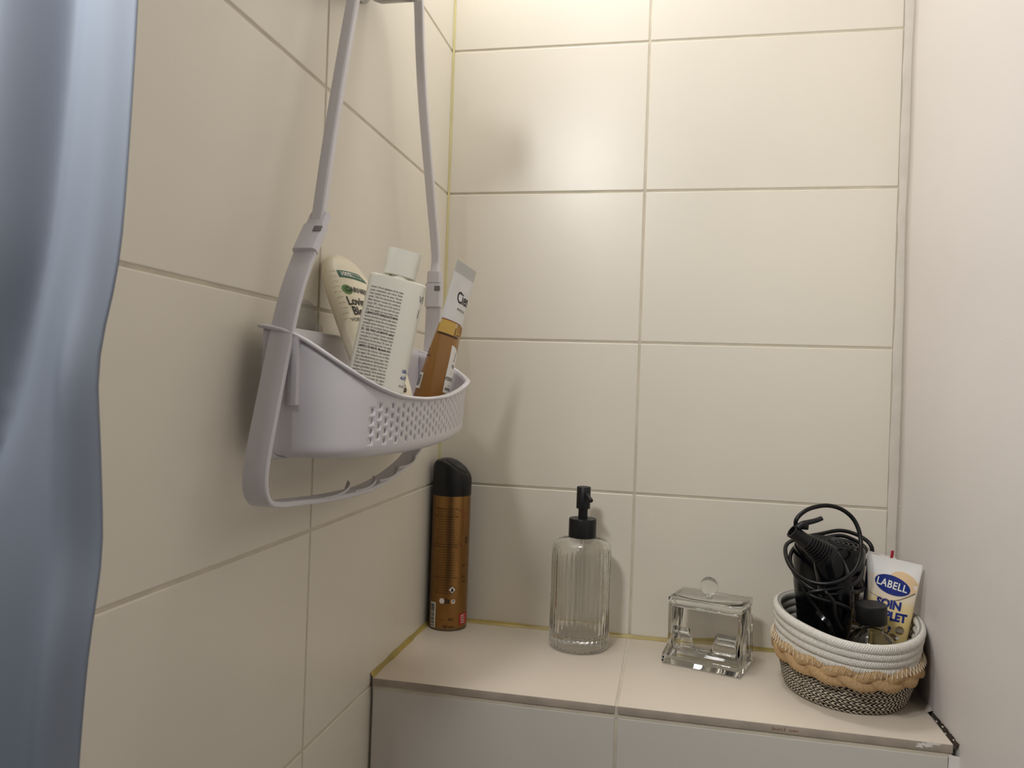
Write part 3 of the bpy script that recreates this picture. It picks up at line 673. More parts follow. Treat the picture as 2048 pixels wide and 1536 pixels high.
# honey coloured tube, crimp end up, leaning right
top = V3((0.0940, -0.2320, 0.4635)); botm = V3((0.0560, -0.2520, 0.2880)); axz = (top - botm).normalized()
cx_ = V3((0.25, 0.968, 0)); cx_ = (cx_ - axz * cx_.dot(axz)).normalized(); cyv = axz.cross(cx_)
Mt = Matrix((cx_, cyv, axz)).transposed().to_4x4(); Mt.translation = botm
b3 = bpy.data.objects.new('honey_hand_cream_tube', None); COL.objects.link(b3); b3.matrix_world = Mt; bpy.context.view_layer.update()
tag(b3, 'honey brown and white squeeze tube with crimped top, right end of the caddy basket', 'tube')
L3 = (top - botm).length
def crimp_tube(L, rbot, wtop, nz=44, ns=56, z0=0.0, crease=0.0, hard=0.93, thick=0.0012):
    vs_, uvs = [], []
    for i in range(nz + 1):
        t = i / nz
        f = min(1, max(0, (t - z0) / (hard - z0))); hw = rbot + (wtop - rbot) * f; hd = rbot * (1 - f ** 1.35) + thick * f
        if t > hard: hw, hd = wtop, thick
        p_ = 2.0 - 0.35 * f * (1 - f) * 2
        for j in range(ns):
            a = 2 * PI * j / ns; ca, sa = math.cos(a), math.sin(a)
            y = hd * math.copysign(abs(sa) ** (2 / p_), sa); x = hw * math.copysign(abs(ca) ** (2 / p_), ca)
            if t > hard: y += 0.00018 * math.sin((t - hard) / (1 - hard) * PI * 7)
            y += crease * math.sin(t * 9 + x * 90) * (1 - f) * f * 4 + crease * 0.6 * math.sin(t * 23 - x * 160) * (1 if t < hard else 0) * f
            vs_.append((x, y, L * t)); uvs.append((j / ns, t))
    return fixn(pyd(vs_, ring_faces(nz + 1, ns, caps=(True, True)), uvs))
body3 = obj('tube_body', crimp_tube(L3, 0.0195, 0.0225, crease=0.0007), AMBER, b3, smooth=0.9)
bv = bvh_of(body3)
FX = V3((1, 0, 0)); fz = V3((0, 0, 1))
def amb(name, vf, material, x0=0, z0=0, yaw=0.0, label=None, lift=0.0003):
    ex = V3((math.cos(yaw), math.sin(yaw), 0)); org = V3((0, 0, z0)) + ex * x0
    return decal(name, body3, vf, org, ex, fz, material, lift, label, bv)
# which side faces the room: n = ex x ez must point away from the wall
room = (b3.matrix_world.to_3x3() @ V3((1, 0, 0)).cross(fz)).dot(V3((1, -0.3, 0)))
amb('lettering', move2(text2d('Cien', 0.0175, 0.0003, 'CENTER', sx=0.80), 0.0040, 0), INKB, 0, 0.1440)
amb('lettering', move2(text2d('PROFESSIONAL', 0.0040, 0, 'CENTER', sx=0.75), 0.003, 0), INKG, 0, 0.1315)
za = L3 * 0.622
flow = []
for k, (x, r_) in enumerate(((0.002, 0.006), (0.010, 0.0048), (0.016, 0.0044))):
    flow.append(ell2(x, 0.0, r_ * 0.62, r_))
amb('honeycomb_print', join2(rect2(-0.002, 0.021, -0.0075, 0.0035, 10, 4)), INKHONEY, 0, za)
for x, r_ in ((0.004, 0.0060), (0.011, 0.0050), (0.017, 0.0046)):
    amb('drop_outline', line2([(x + 0.6 * r_ * math.cos(a), 0.0 + r_ * math.sin(a) - 0.0015) for a in [2 * PI * q / 24 for q in range(25)]], 0.0007), INKRUST, 0, za, lift=0.0006)
    amb('drop_outline', line2([(x + 0.3 * r_ * math.cos(a), 0.001 + 0.6 * r_ * math.sin(a) - 0.0015) for a in [2 * PI * q / 18 for q in range(19)]], 0.0006), INKRUST, 0, za, lift=0.0006)
yw = -1.05
amb('honeycomb_print', rect2(-0.0130, 0.0060, -0.0105, 0.0040, 10, 4), INKHONEY, 0, za, yw)
amb('honey_band', rect2(-0.0130, 0.0110, -0.0118, -0.0098, 10, 1), INKBR, 0, za, yw, lift=0.0005)
amb('honey_band', rect2(-0.0130, 0.0110, 0.0040, 0.0050, 10, 1), INKRUST, 0, za, yw, lift=0.0005)
lab = join2(rect2(-0.0055, 0.0125, 0.020, 0.052, 8, 8), poly2([(-0.0055, 0.052)] + [(-0.0055 + 0.018 * q / 10, 0.052 + 0.0185 * math.cos(PI / 2 * q / 10) ** 0.7) for q in range(11)]))
lab = join2(rect2(-0.0055, 0.0125, 0.020, 0.052, 8, 8), *[rect2(-0.0055 + 0.0018 * q, -0.0055 + 0.0018 * (q + 1), 0.052, 0.052 + 0.0185 * math.sqrt(max(0, 1 - ((q + 0.5) / 10) ** 2)), 1, 5) for q in range(10)])
amb('white_label', lab, INKW, 0, 0.022, label='white label with rounded corner')
for s, z, sz in (('J', 0.0600, 0.0105), ('THE', 0.0490, 0.0050), ('/', 0.0420, 0.004), ('HYDRATING', 0.0350, 0.0056), ('A', 0.0285, 0.003), ('HANDCREAM', 0.0242, 0.0038)):
    vf = text2d(s, sz, 0.0001, 'CENTER', sx=0.62); amb('lettering', move2(vf, 0.0035, 0), INKG, 0, z + 0.022, lift=0.0006)
bars = []; x = -0.006; rr = random.Random(4)
while x < 0.006:
    w_ = rr.choice([0.0003, 0.0005, 0.0008]); bars.append(rect2(-0.006, 0.006, x, x + w_, 4, 1)); x += w_ + rr.choice([0.0004, 0.0006])
amb('barcode_panel', rect2(-0.0085, 0.0075, -0.0085, 0.0085, 6, 3), INKW, 0, 0.0480, -2.15)
amb('barcode', join2(*bars), INKB, 0, 0.0480, -2.15, lift=0.0006)
amb('fine_print', join2(*[move2(text2d(s, 0.0030, 0.0001, 'LEFT', sx=0.7), -0.006, -0.0036 * k) for k, s in enumerate(['handcreme', 'creme mains', 'crema de manos', 'mani'])]), INKBR, 0, 0.0830, -2.05, lift=0.0006)
obj('tube_cap', lathe([(0.0165, -0.0008), (0.0180, -0.0002), (0.0188, 0.004), (0.0193, 0.006)], 40), INKHONEY, b3, smooth=0.7)

# ------------------------------------------------------------------ spray can in the corner
can = empty('spray_can', (0.0290, -0.0290, ZL + 0.0003))
tag(can, 'tall gold aerosol can with black cap in the corner of the ledge', 'spray can')
RC = 0.0255
body = obj('can_body', lathe([(RC * 0.93, 0.0012), (RC * 0.985, 0.0020), (RC, 0.0045), (RC, 0.1765), (RC * 0.985, 0.1785), (RC * 0.93, 0.1795)], 72), GOLD, can, smooth=0.7)
obj('bottom_rim', lathe([(RC * 0.9, 0.0), (RC * 0.985, 0.0), (RC * 1.0, 0.0010), (RC * 1.0, 0.0028), (RC * 0.97, 0.0034)], 72), GOLDRIM, can, smooth=0.7)
def capshape():
    n, vs_ = 72, []; H0 = 0.1770
    def ztop(x, y):
        s = x / RC; return 0.2222 - 0.0125 * max(0, s + 0.45) ** 1.6 - 0.020 * max(0, -0.72 - s) ** 0.9
    rings = [(1.0, 0.0), (1.015, 0.001), (1.015, None), (0.985, 0.0016), (0.93, 0.0024), (0.8, 0.0030), (0.6, 0.0034), (0.4, 0.0036), (0.2, 0.0037), (0.01, 0.0037)]
    for k, (f, e) in enumerate(rings):
        for j in range(n):
            a = 2 * PI * j / n; x, y = RC * f * math.cos(a), RC * f * math.sin(a)
            if k < 2: z = H0 + e
            elif k == 2: z = ztop(x, y) - 0.0012
            else: z = ztop(x, y) + e - 0.0008
            vs_.append((x, y, z))
    return fixn(pyd(vs_, ring_faces(len(rings), n, caps=(True, True))))
cap = obj('spray_cap', capshape(), BLACKM, can, smooth=0.5)
bv = bvh_of(cap)
oval = []
for i in range(36):
    a = 2 * PI * i / 36; x, y = 0.0050 + 0.0135 * math.cos(a), -0.0010 + 0.0150 * math.sin(a); h = bv.ray_cast((x, y, 0.3), (0, 0, -1)); oval.append(V3((x, y, h[0].z)))
obj('button_surround', tube(oval, 0.0010, 8, closed=True), BLACKM, cap, smooth=3.2)
dish = [(0.0050 + 0.0130 * r_ * math.cos(a), -0.001 + 0.0145 * r_ * math.sin(a)) for r_ in (1, .8, .6, .4, .2, .02) for a in [2 * PI * i / 36 for i in range(36)]]
dv = []
for k, (x, y) in enumerate(dish):
    h = bv.ray_cast((x, y, 0.3), (0, 0, -1)); r_ = 1 - (k // 36) * 0.2; dv.append((x, y, h[0].z + 0.0005 + 0.0016 * (1 - r_) ** 0.5 * (1 if x < 0.006 else 0.2)))
obj('spray_button', pyd(dv, ring_faces(6, 36, caps=(False, True))), DARKG, cap, smooth=3.2)
camdir = (V3((0.3168, -1.0536, 0)) - V3((0.029, -0.029, 0))).normalized(); face0 = math.atan2(camdir.y, camdir.x)
def wrap(name, vf, material, target, radius, x0, z0, lift=0.00012, label=None, a0=face0):
    """print wrapped on a cylinder; x is arc length to the viewer's right"""
    out = [((radius + lift) * math.cos(a0 + (x + x0) / radius), (radius + lift) * math.sin(a0 + (x + x0) / radius), z0 + y) for x, y in vf[0]]
    return obj(name, pyd(out, vf[1]), material, target, label=label, kind='stuff' if name in ('fine_print', 'barcode') else None)
fine = []
rr = random.Random(11)
for k in range(34):
    if k in (0, 3, 14, 15, 27): s_ = 'NL DESODORANTE ANTI TRANSPIRANT 48H PROTECTION'[:38]
    else: s_ = ' '.join(rr.choice(['spray', 'peau', 'avoid', 'bomboletta', 'no vaporizar', 'recipiente', 'a presion', 'huid', 'nicht', 'pressurised', 'de la', 'uso', 'flame', 'contenant']) for _ in range(5))[:40]
    fine.append(move2(text2d(s_, 0.0026, 0.00004 if k in (0, 3, 14, 15, 27) else 0, 'CENTER', sx=0.62), 0, -k * 0.00335))
wrap('fine_print', join2(*fine), INKBR, body, RC, -0.0070, 0.1605)
# bronze figure print on the right
fig = [(0.000, 0.0), (0.004, 0.004), (0.009, 0.002), (0.013, -0.004), (0.014, -0.014), (0.013, -0.026), (0.010, -0.033), (0.004, -0.035), (-0.001, -0.040), (-0.0015, -0.046), (0.003, -0.048), (0.010, -0.046), (0.016, -0.040), (0.018, -0.026), (0.0185, -0.010), (0.016, 0.0), (0.010, 0.006), (0.004, 0.007)]
wrap('figure_print', line2([(0.0, 0.0), (0.004, 0.0025), (0.008, -0.001), (0.0105, -0.010), (0.0115, -0.020), (0.0100, -0.030), (0.006, -0.035), (0.002, -0.040), (0.004, -0.045), (0.011, -0.045)], lambda t: 0.0022 + 0.0065 * math.sin(PI * t) ** 1.5), INKBR2, body, RC, 0.0110, 0.1570)
wrap('lettering', move2(text2d('D', 0.011, 0.0006, sx=0.8), 0, 0), INKBR, body, RC, 0.0255, 0.1180)
for s, z in (('DEO', 0.0850), ('72H', 0.070), ('ANTI', 0.0640)): wrap('lettering', text2d(s, 0.0042, 0.0001, 'LEFT', sx=0.8), INKBR, body, RC, 0.0175, z)
wrap('hazard_diamond', ([(0, 0.0056), (0.0056, 0), (0, -0.0056), (-0.0056, 0)], [(0, 1, 2, 3)]), INKBR, body, RC, 0.0045, 0.0545, 0.0004)
wrap('hazard_diamond', ([(0, 0.0046), (0.0046, 0), (0, -0.0046), (-0.0046, 0)], [(0, 1, 2, 3)]), INKW, body, RC, 0.0045, 0.0545, 0.0007, 'white flammable diamond')
wrap('flame_symbol', ([(0, 0.0028), (0.0012, 0.0008), (0.0018, -0.0010), (0.0008, -0.0024), (-0.0010, -0.0024), (-0.0018, -0.0008), (-0.0008, 0.0008)], [tuple(range(7))]), INKB, body, RC, 0.0045, 0.0545, 0.0010)
wrap('round_symbol', ell2(0, 0, 0.0036, 0.0036, rings=1), INKW, body, RC, -0.0085, 0.0395, 0.0003)
wrap('round_symbol', join2(rect2(-0.0035, -0.0020, -0.003, 0.003), rect2(-0.0012, 0.0004, -0.003, 0.003), rect2(0.0010, 0.0028, -0.003, 0.0022)), INKB, body, RC, -0.0015, 0.0392, 0.0003)
wrap('round_symbol', ell2(0, 0, 0.0028, 0.0030, rings=1), INKW, body, RC, 0.0065, 0.0390, 0.0003)
wrap('round_symbol', line2([(-0.0012, -0.001), (0.0, 0.0012), (0.0016, 0.0006)], 0.0010), INKB, body, RC, 0.0065, 0.0390, 0.0006)
wrap('barcode_panel', rect2(-0.005, 0.005, -0.0165, 0.0165, 6, 2), INKW, body, RC, -0.0225, 0.0195, 0.0003)
bars = []; x = -0.0150
while x < 0.0145:
    w_ = rr.choice([0.0004, 0.0007, 0.0011]); bars.append(rect2(-0.0038, 0.0032, x, x + w_, 4, 1)); x += w_ + rr.choice([0.0005, 0.0009])
wrap('barcode', join2(*bars), INKB, body, RC, -0.0225, 0.0195, 0.0006)
wrap('lettering', text2d('48/3', 0.0056, 0.0001, sx=0.8), INKBR, body, RC, 0.0045, 0.0150)
wrap('lettering', text2d('.', 0.012, 0.0002), INKBR, body, RC, -0.0080, 0.0175)
wrap('lettering', text2d('200 ml e', 0.0054, 0.0002, sx=0.8), INKBR, body, RC, 0.0010, 0.0055)
wrap('red_panel', rect2(0, 0.016, 0, 0.0145, 8, 2), INKRED, body, RC, 0.0160, 0.0070, 0.0003, 'red printed panel')
for k in range(4): wrap('lettering', text2d('ANTI TACHES'[k:k + 6], 0.0030, 0.0001, 'LEFT', sx=0.8), INKW, body, RC, 0.0180, 0.0188 - k * 0.0031, 0.0006)

# ------------------------------------------------------------------ glass soap dispenser
disp = empty('soap_dispenser', (0.2098, -0.0575, ZL + 0.0004))
tag(disp, 'clear fluted glass soap dispenser with black pump on the ledge', 'dispenser')
RB = 0.0378; NFL = 36
def flute(a, z): 
    e = min(1, max(0, (z - 0.004) / 0.006)) * min(1, max(0, (0.124 - z) / 0.006)); return 1 - 0.030 * e * (0.5 - 0.5 * math.cos(NFL * a)) ** 0.8
outer = [(0.0005, 0.0), (0.030, 0.0), (0.0345, 0.0008), (0.0368, 0.003), (0.0376, 0.007), (RB, 0.012), (RB, 0.030), (RB, 0.060), (RB, 0.090), (RB, 0.1195), (0.0374, 0.1250), (0.0355, 0.1295), (0.031, 0.1335), (0.024, 0.1358), (0.0170, 0.1372), (0.0135, 0.1385), (0.0135, 0.1425)]
inner = [(0.0110, 0.1425), (0.0110, 0.1385), (0.0150, 0.1350), (0.024, 0.1330), (0.0305, 0.1300), (0.0335, 0.1265), (0.0346, 0.1210), (0.0350, 0.110), (0.0350, 0.060), (0.0350, 0.022), (0.0335, 0.0175), (0.029, 0.0155), (0.020, 0.0148), (0.0005, 0.0145)]
n = NFL * 6
vs_ = []
for (r, z) in outer:
    for j in range(n): a = 2 * PI * j / n; k = flute(a, z) if r > 0.03 else 1; vs_.append((r * k * math.cos(a), r * k * math.sin(a), z))
for (r, z) in inner:
    for j in range(n): a = 2 * PI * j / n; vs_.append((r * math.cos(a), r * math.sin(a), z))
gl = obj('glass_bottle', fixn(pyd(vs_, ring_faces(len(outer) + len(inner), n, caps=(True, True)))), GLASS, disp, smooth=3.2)
obj('dip_tube', lathe([(0.0022, 0.020), (0.0024, 0.020), (0.0024, 0.1360), (0.0022, 0.1360)], 16), PET, disp, smooth=0.8)
obj('pump_collar', lathe([(0.0120, 0.1376), (0.0168, 0.1376), (0.0174, 0.1384), (0.0174, 0.1602), (0.0170, 0.1612), (0.0062, 0.1616)], 56), BLACKM, disp, smooth=0.6)
obj('pump_stem', lathe([(0.0060, 0.160), (0.0060, 0.176)], 32), BLACKM, disp, smooth=0.6)
hd = obj('pump_head', lathe([(0.0078, 0.1740), (0.0088, 0.1740), (0.0088, 0.2006), (0.0084, 0.2012), (0.0076, 0.2008), (0.0030, 0.2004)], 40), BLACKM, disp, smooth=0.6)
nd = V3((0.46, -0.80, -0.36)).normalized(); s0 = V3((0.0020, -0.0040, 0.1945))
obj('pump_nozzle', lathe_axis([(0.0026, 0.0), (0.0028, 0.001), (0.0027, 0.0210), (0.0024, 0.0216), (0.0012, 0.0212)], s0, s0 + nd, 20), BLACKM, hd, smooth=0.6)

# ------------------------------------------------------------------ acrylic swab box
ang = -math.radians(17.5)
box = empty('cotton_swab_box', (0.3655, -0.0790, ZL + 0.0004)); box.rotation_euler[2] = ang; bpy.context.view_layer.update()
tag(box, 'clear acrylic swab box with ball-knob lid in the middle of the ledge', 'box')
def rb(hx, y0, y1, z0, z1, r, nseg=5):
    """rounded-corner upright prism"""
    bm = bmesh.new(); bmesh.ops.create_cube(bm, size=1)
    for v in bm.verts: v.co = V3((v.co.x * 2 * hx, (y0 + y1) / 2 + v.co.y * (y1 - y0), (z0 + z1) / 2 + v.co.z * (z1 - z0)))
    bmesh.ops.bevel(bm, geom=bm.edges[:], offset=r, segments=nseg, affect='EDGES', profile=0.5)
    return from_bm(bm)
# body: front and sides with the tray lip at the foot; profile in y-z swept over x, hollowed
def shell(hx, prof_out, prof_in, wall):
    """closed solid: outer loop profile (y,z) extruded +-hx, inner loop removed (open at top)"""
    bm = bmesh.new()
    no, ni = len(prof_out), len(prof_in)
    A = [[bm.verts.new((s * hx, y, z)) for y, z in prof_out] for s in (-1, 1)]
    B = [[bm.verts.new((s * (hx - wall), y, z)) for y, z in prof_in] for s in (-1, 1)]
    for i in range(no - 1): bm.faces.new((A[0][i], A[0][i + 1], A[1][i + 1], A[1][i]))
    for i in range(ni - 1): bm.faces.new((B[0][i], B[1][i], B[1][i + 1], B[0][i + 1]))
    for s in (0, 1): bm.faces.new(A[s]); bm.faces.new(B[s])
    # top rim
    for s in (0, 1):
        bm.faces.new((A[s][0], B[s][0], B[s][-1], A[s][-1]))
    bm.faces.new((A[0][0], A[1][0], B[1][0], B[0][0])); bm.faces.new((A[0][-1], B[0][-1], B[1][-1], A[1][-1]))
    bmesh.ops.recalc_face_normals(bm, faces=bm.faces[:])
    return bm
HB = 0.0435; TB = 0.0695
po = [(-0.0150, TB), (-0.0150, 0.0230), (-0.0165, 0.0195), (-0.0215, 0.0160), (-0.0255, 0.0125), (-0.0275, 0.0085), (-0.0275, 0.0040), (-0.0262, 0.0012), (-0.0235, 0.0), (0.0430, 0.0), (0.0445, 0.0015), (0.0445, TB)]
pi_ = [(-0.0120, TB), (-0.0120, 0.0215), (-0.0150, 0.0170), (-0.0200, 0.0130), (-0.0225, 0.0095), (-0.0215, 0.0060), (-0.0180, 0.0046), (0.0300, 0.0046), (0.0380, 0.0075), (0.0410, 0.0150), (0.0412, TB)]
bmb = shell(HB, po, pi_, 0.0034)
for v in bmb.verts:
    if v.co.z < 0.022: v.co.x *= 1 + 0.062 * min(1, (0.022 - v.co.z) / 0.010)
long_e = [e for e in bmb.edges if len(e.link_faces) == 2 and e.calc_face_angle(0) > 1.2]
bmesh.ops.bevel(bmb, geom=long_e, offset=0.0012, segments=3, affect='EDGES', profile=0.5)
obj('box_body', from_bm(bmb), ACRYL, box, smooth=0.6)
# inner trough that feeds the swabs, with its round thumb cut-out
def trough():
    bm = bmesh.new(); pr = [(-0.0085, 0.0420), (-0.0085, 0.0250), (-0.0060, 0.0150), (0.0000, 0.0095), (0.0080, 0.0085)]; nx = 28; hx = 0.0385
    vv_ = []
    for i in range(nx + 1):
        x = -hx + 2 * hx * i / nx; cut = max(0.0, 1 - (abs(x + 0.002) / 0.0150) ** 4)
        vv_.append([bm.verts.new((x, y, (z if k else z - 0.0260 * cut) if k == 0 else (min(z, 0.042 - 0.0260 * cut) if k == 1 else z))) for k, (y, z) in enumerate(pr)])
    for i in range(nx):
        for k in range(len(pr) - 1): bm.faces.new((vv_[i][k], vv_[i + 1][k], vv_[i + 1][k + 1], vv_[i][k + 1]))
    bmesh.ops.remove_doubles(bm, verts=bm.verts[:], dist=1e-6)
    bmesh.ops.recalc_face_normals(bm, faces=bm.faces[:]); return from_bm(bm)
tr = obj('inner_trough', trough(), ACRYL, box, smooth=0.6); sd = tr.modifiers.new('wall', 'SOLIDIFY'); sd.thickness = 0.0022; sd.offset = 0
lid = obj('box_lid', rb(0.0440, -0.0156, 0.0450, TB + 0.0004, TB + 0.0082, 0.0016, 3), ACRYL, box, smooth=0.6)
obj('lid_lip', rb(0.0394, -0.0112, 0.0405, TB - 0.0042, TB + 0.0002, 0.0010, 3), ACRYL, lid, smooth=0.6)
kn = [(0.0042, 0.0), (0.0040, 0.0022), (0.0046, 0.0032)] + [(0.0108 * math.sin(a), 0.0128 - 0.0108 * math.cos(a)) for a in [0.45 + (PI - 0.452) * k / 20 for k in range(21)]]
obj('lid_knob', lathe(kn, 48, c=(-0.0025, 0.0145, TB + 0.0084)), ACRYL, lid, smooth=3.2)

# ------------------------------------------------------------------ woven basket
bk = empty('woven_basket', (0.5145, -0.1120, ZL))
tag(bk, 'oval woven basket with white rope rim and tan braid, right end of the ledge', 'basket')
BC = V3((0.0, 0.0, 0))
def oval_at(t, z):
    """t angle; radii grow with height"""
    f = min(1, max(0, z / 0.085)); e = math.sin(f * PI / 2) ** 0.9
    ax = 0.0605 + 0.0110 * e; ay = 0.0700 + 0.0290 * e
    return V3((ax * math.cos(t), ay * math.sin(t), z))
ROT = 0.0
def rimlift(t, z):   # the mouth dips a little towards the front
    return z
def coil(name, z, r, m_, t_off=0.0, parent=bk, ell=(1, 1), extra=0.0, nseg=110, wob=0.0003, ri=0.0):
    pth = []
    for i in range(nseg):
        t = 2 * PI * i / nseg; p = oval_at(t, z); d = V3((math.cos(t), math.sin(t), 0)); q = p + d * extra
        f = (z / 0.085) ** 2; q.z += 0.0030 * f * math.cos(2 * t - 0.5) - 0.0030 * f * math.sin(t) * -1 * 0 + wob * math.sin(5 * t + z * 400) - f * 0.0035 * math.sin(-t) 
        q.x += wob * math.sin(7 * t + z * 900); pth.append(q)
    return obj(name, tube(pth, r, 12, closed=True, up=(0, 0, 1), ell=ell), m_, parent, smooth=3.2)
for k in range(7): coil('speckled_cord', 0.0034 + 0.0053 * k, 0.0033, ROPES, ell=(0.92, 1.0), extra=-0.0010 if k == 0 else 0)
zt0 = 0.0575
for k in range(4): coil('white_rope', 0.0562 + 0.0086 * k, 0.0047 if k < 3 else 0.0052, ROPEW, ell=(0.98, 0.9), extra=0.0004 * k)
for k in range(2): coil('inner_cord', 0.041 + 0.0056 * k, 0.0030, ROPEW, extra=-0.0012)
# three-strand braid laid round the outside
NB = 5; npt = 420
for s in range(3):
    pth = []
    for i in range(npt):
        t = 2 * PI * i / npt; ph = NB * t + 2 * PI * s / 3; z = 0.0455 + 0.0066 * math.sin(ph); p = oval_at(t, 0.046); d = V3((math.cos(t), math.sin(t), 0))
        f = (0.046 / 0.085) ** 2
        pth.append(p + d * (0.0042 + 0.0018 * math.sin(2 * ph)) + V3((0, 0, z - 0.046 + f * 0.003 * math.cos(2 * t - 0.5) + f * 0.0035 * math.sin(t))))
    obj('braid_strand', tube(pth, 0.0056, 12, closed=True, up=(0, 0, 1), ell=(1.0, 0.62)), ROPET, bk, smooth=3.2)
zz = []; nst = 170
for i in range(nst):
    t = 2 * PI * i / nst; d = V3((math.cos(t), math.sin(t), 0)); f = (0.05 / 0.085) ** 2
    hi = i % 2; z = 0.0575 if hi else 0.0505; p = oval_at(t, z)
    zz.append(p + d * (0.0052 if hi else 0.0096) + V3((0, 0, f * 0.003 * math.cos(2 * t - 0.5) + f * 0.0035 * math.sin(t))))
obj('zigzag_stitching', tube(zz, 0.00040, 5, closed=True), THREAD, bk)
# coiled bottom
bp = []
for i in range(900):
    s = i / 900; t = 2 * PI * 9 * s; p = oval_at(t, 0.0030); bp.append(V3((p.x * (0.06 + 0.90 * s), p.y * (0.06 + 0.90 * s), 0.0030)))
obj('basket_bottom', tube(bp, 0.0036, 8, up=(0, 0, 1), ell=(0.8, 1.0)), ROPES, bk, smooth=3.2)

# ------------------------------------------------------------------ hair dryer with its cable, in the basket
dr = empty('hair_dryer', (0.503, -0.075, ZL + 0.012))
tag(dr, 'black hair dryer with coiled cable, standing in the woven basket', 'hair dryer')
A0, A1 = V3((0.4960, -0.0740, 0.0255)), V3((0.5010, -0.0800, 0.1620))
ax = (A1 - A0).normalized(); LB = (A1 - A0).length
barrel = wobj('barrel', lathe_axis([(0.02397, 0.0), (0.02605, 0.00112), (0.02814, 0.0224), (0.03074, 0.056), (0.03648, 0.0896), (0.03908, 0.1176), (0.03908, 0.13216), (0.03804, 0.13776), (0.03491, 0.14134), (0.03439, 0.13888), (0.01876, 0.14056), (0.00104, 0.14134)], A0, A1, 64), BLACKG, dr, smooth=0.7)
q_ = ax.to_track_quat('Z', 'Y').to_matrix().to_4x4()
for k in range(6):
    rr_ = 0.0045 + 0.0052 * k; M_ = q_.copy(); M_.translation = A0 + ax * (0.1413 + 0.0004)
    pth = [M_ @ V3((rr_ * math.cos(a), rr_ * math.sin(a), 0.0015 * (1 - rr_ / 0.035))) for a in [2 * PI * i / 48 for i in range(48)]]
    wobj('grille_ring', tube(pth, 0.0009, 6, closed=True), DARKG, barrel, smooth=3.2)
for k in range(10):
    a = 2 * PI * k / 10; M_ = q_.copy(); M_.translation = A0 + ax * 0.1413
    wobj('grille_rib', tube([M_ @ V3((0.004 * math.cos(a), 0.004 * math.sin(a), 0.001)), M_ @ V3((0.033 * math.cos(a), 0.033 * math.sin(a), 0.0002))], 0.0010, 6), DARKG, barrel)
# folding handle, its ribbed strain relief, eyelet and hanging loop
H = [V3((0.5010, -0.1190, 0.0700)), V3((0.5020, -0.1215, 0.1000)), V3((0.5000, -0.1220, 0.1260)), V3((0.4935, -0.1210, 0.1490)), V3((0.4845, -0.1215, 0.1640))]
handle = wobj('handle', tube(crom(H, 10), 0.0150, 28, rf=lambda t: 0.0155 + 0.0035 * math.sin(PI * min(1, t * 1.1)) - 0.004 * max(0, t - 0.8) * 5), BLACKG, dr, smooth=3.2)
wobj('handle_neck', tube(crom([(0.5030, -0.094, 0.118), (0.5035, -0.108, 0.104), (0.5050, -0.120, 0.088)], 8), 0.0185, 24), BLACKG, dr, smooth=3.2)
R0_, R1_ = V3((0.4885, -0.1215, 0.1590)), V3((0.4520, -0.1290, 0.1850)); rd = (R1_ - R0_).normalized(); RL = (R1_ - R0_).length
relief = wobj('strain_relief', lathe_axis([(0.0150, -0.004), (0.0148, 0.001)] + [(r_, z_) for k in range(8) for r_, z_ in (((0.0140 - 0.00062 * k) * 0.86, 0.0022 + 0.0031 * k), ((0.0140 - 0.00062 * k), 0.0030 + 0.0031 * k), ((0.0140 - 0.00062 * k), 0.0042 + 0.0031 * k), ((0.0140 - 0.00062 * k) * 0.86, 0.0050 + 0.0031 * k))] + [(0.0078, 0.029), (0.0074, 0.036), (0.0080, 0.0445), (0.0082, 0.0460), (0.0062, 0.0462), (0.0058, 0.040), (0.001, 0.038)], R0_, R1_, 40), BLACKM, dr, smooth=0.7)
tipc = R0_ + rd * 0.040
lp = [tipc + V3(v) for v in ((0.000, -0.004, 0.0075), (0.0060, -0.0020, 0.0120), (0.0130, 0.0, 0.0140), (0.0200, 0.0015, 0.0160), (0.0270, 0.003, 0.0190))]
wobj('hanging_tab', tube(crom(lp, 6), 0.0034, 12, up=(0, 0, 1), ell=(0.75, 1.0), rf=lambda t: 0.0042 - 0.0008 * t), BLACKM, relief, smooth=3.2)
wobj('tab_knuckle', lathe_axis([(0.001, -0.0042), (0.0040, -0.004), (0.0044, 0.0), (0.0040, 0.004), (0.001, 0.0042)], tipc + V3((0.0085, -0.001, 0.0100)), tipc + V3((0.0085, -0.001, 0.0200)), 16), BLACKM, relief, smooth=3.2)
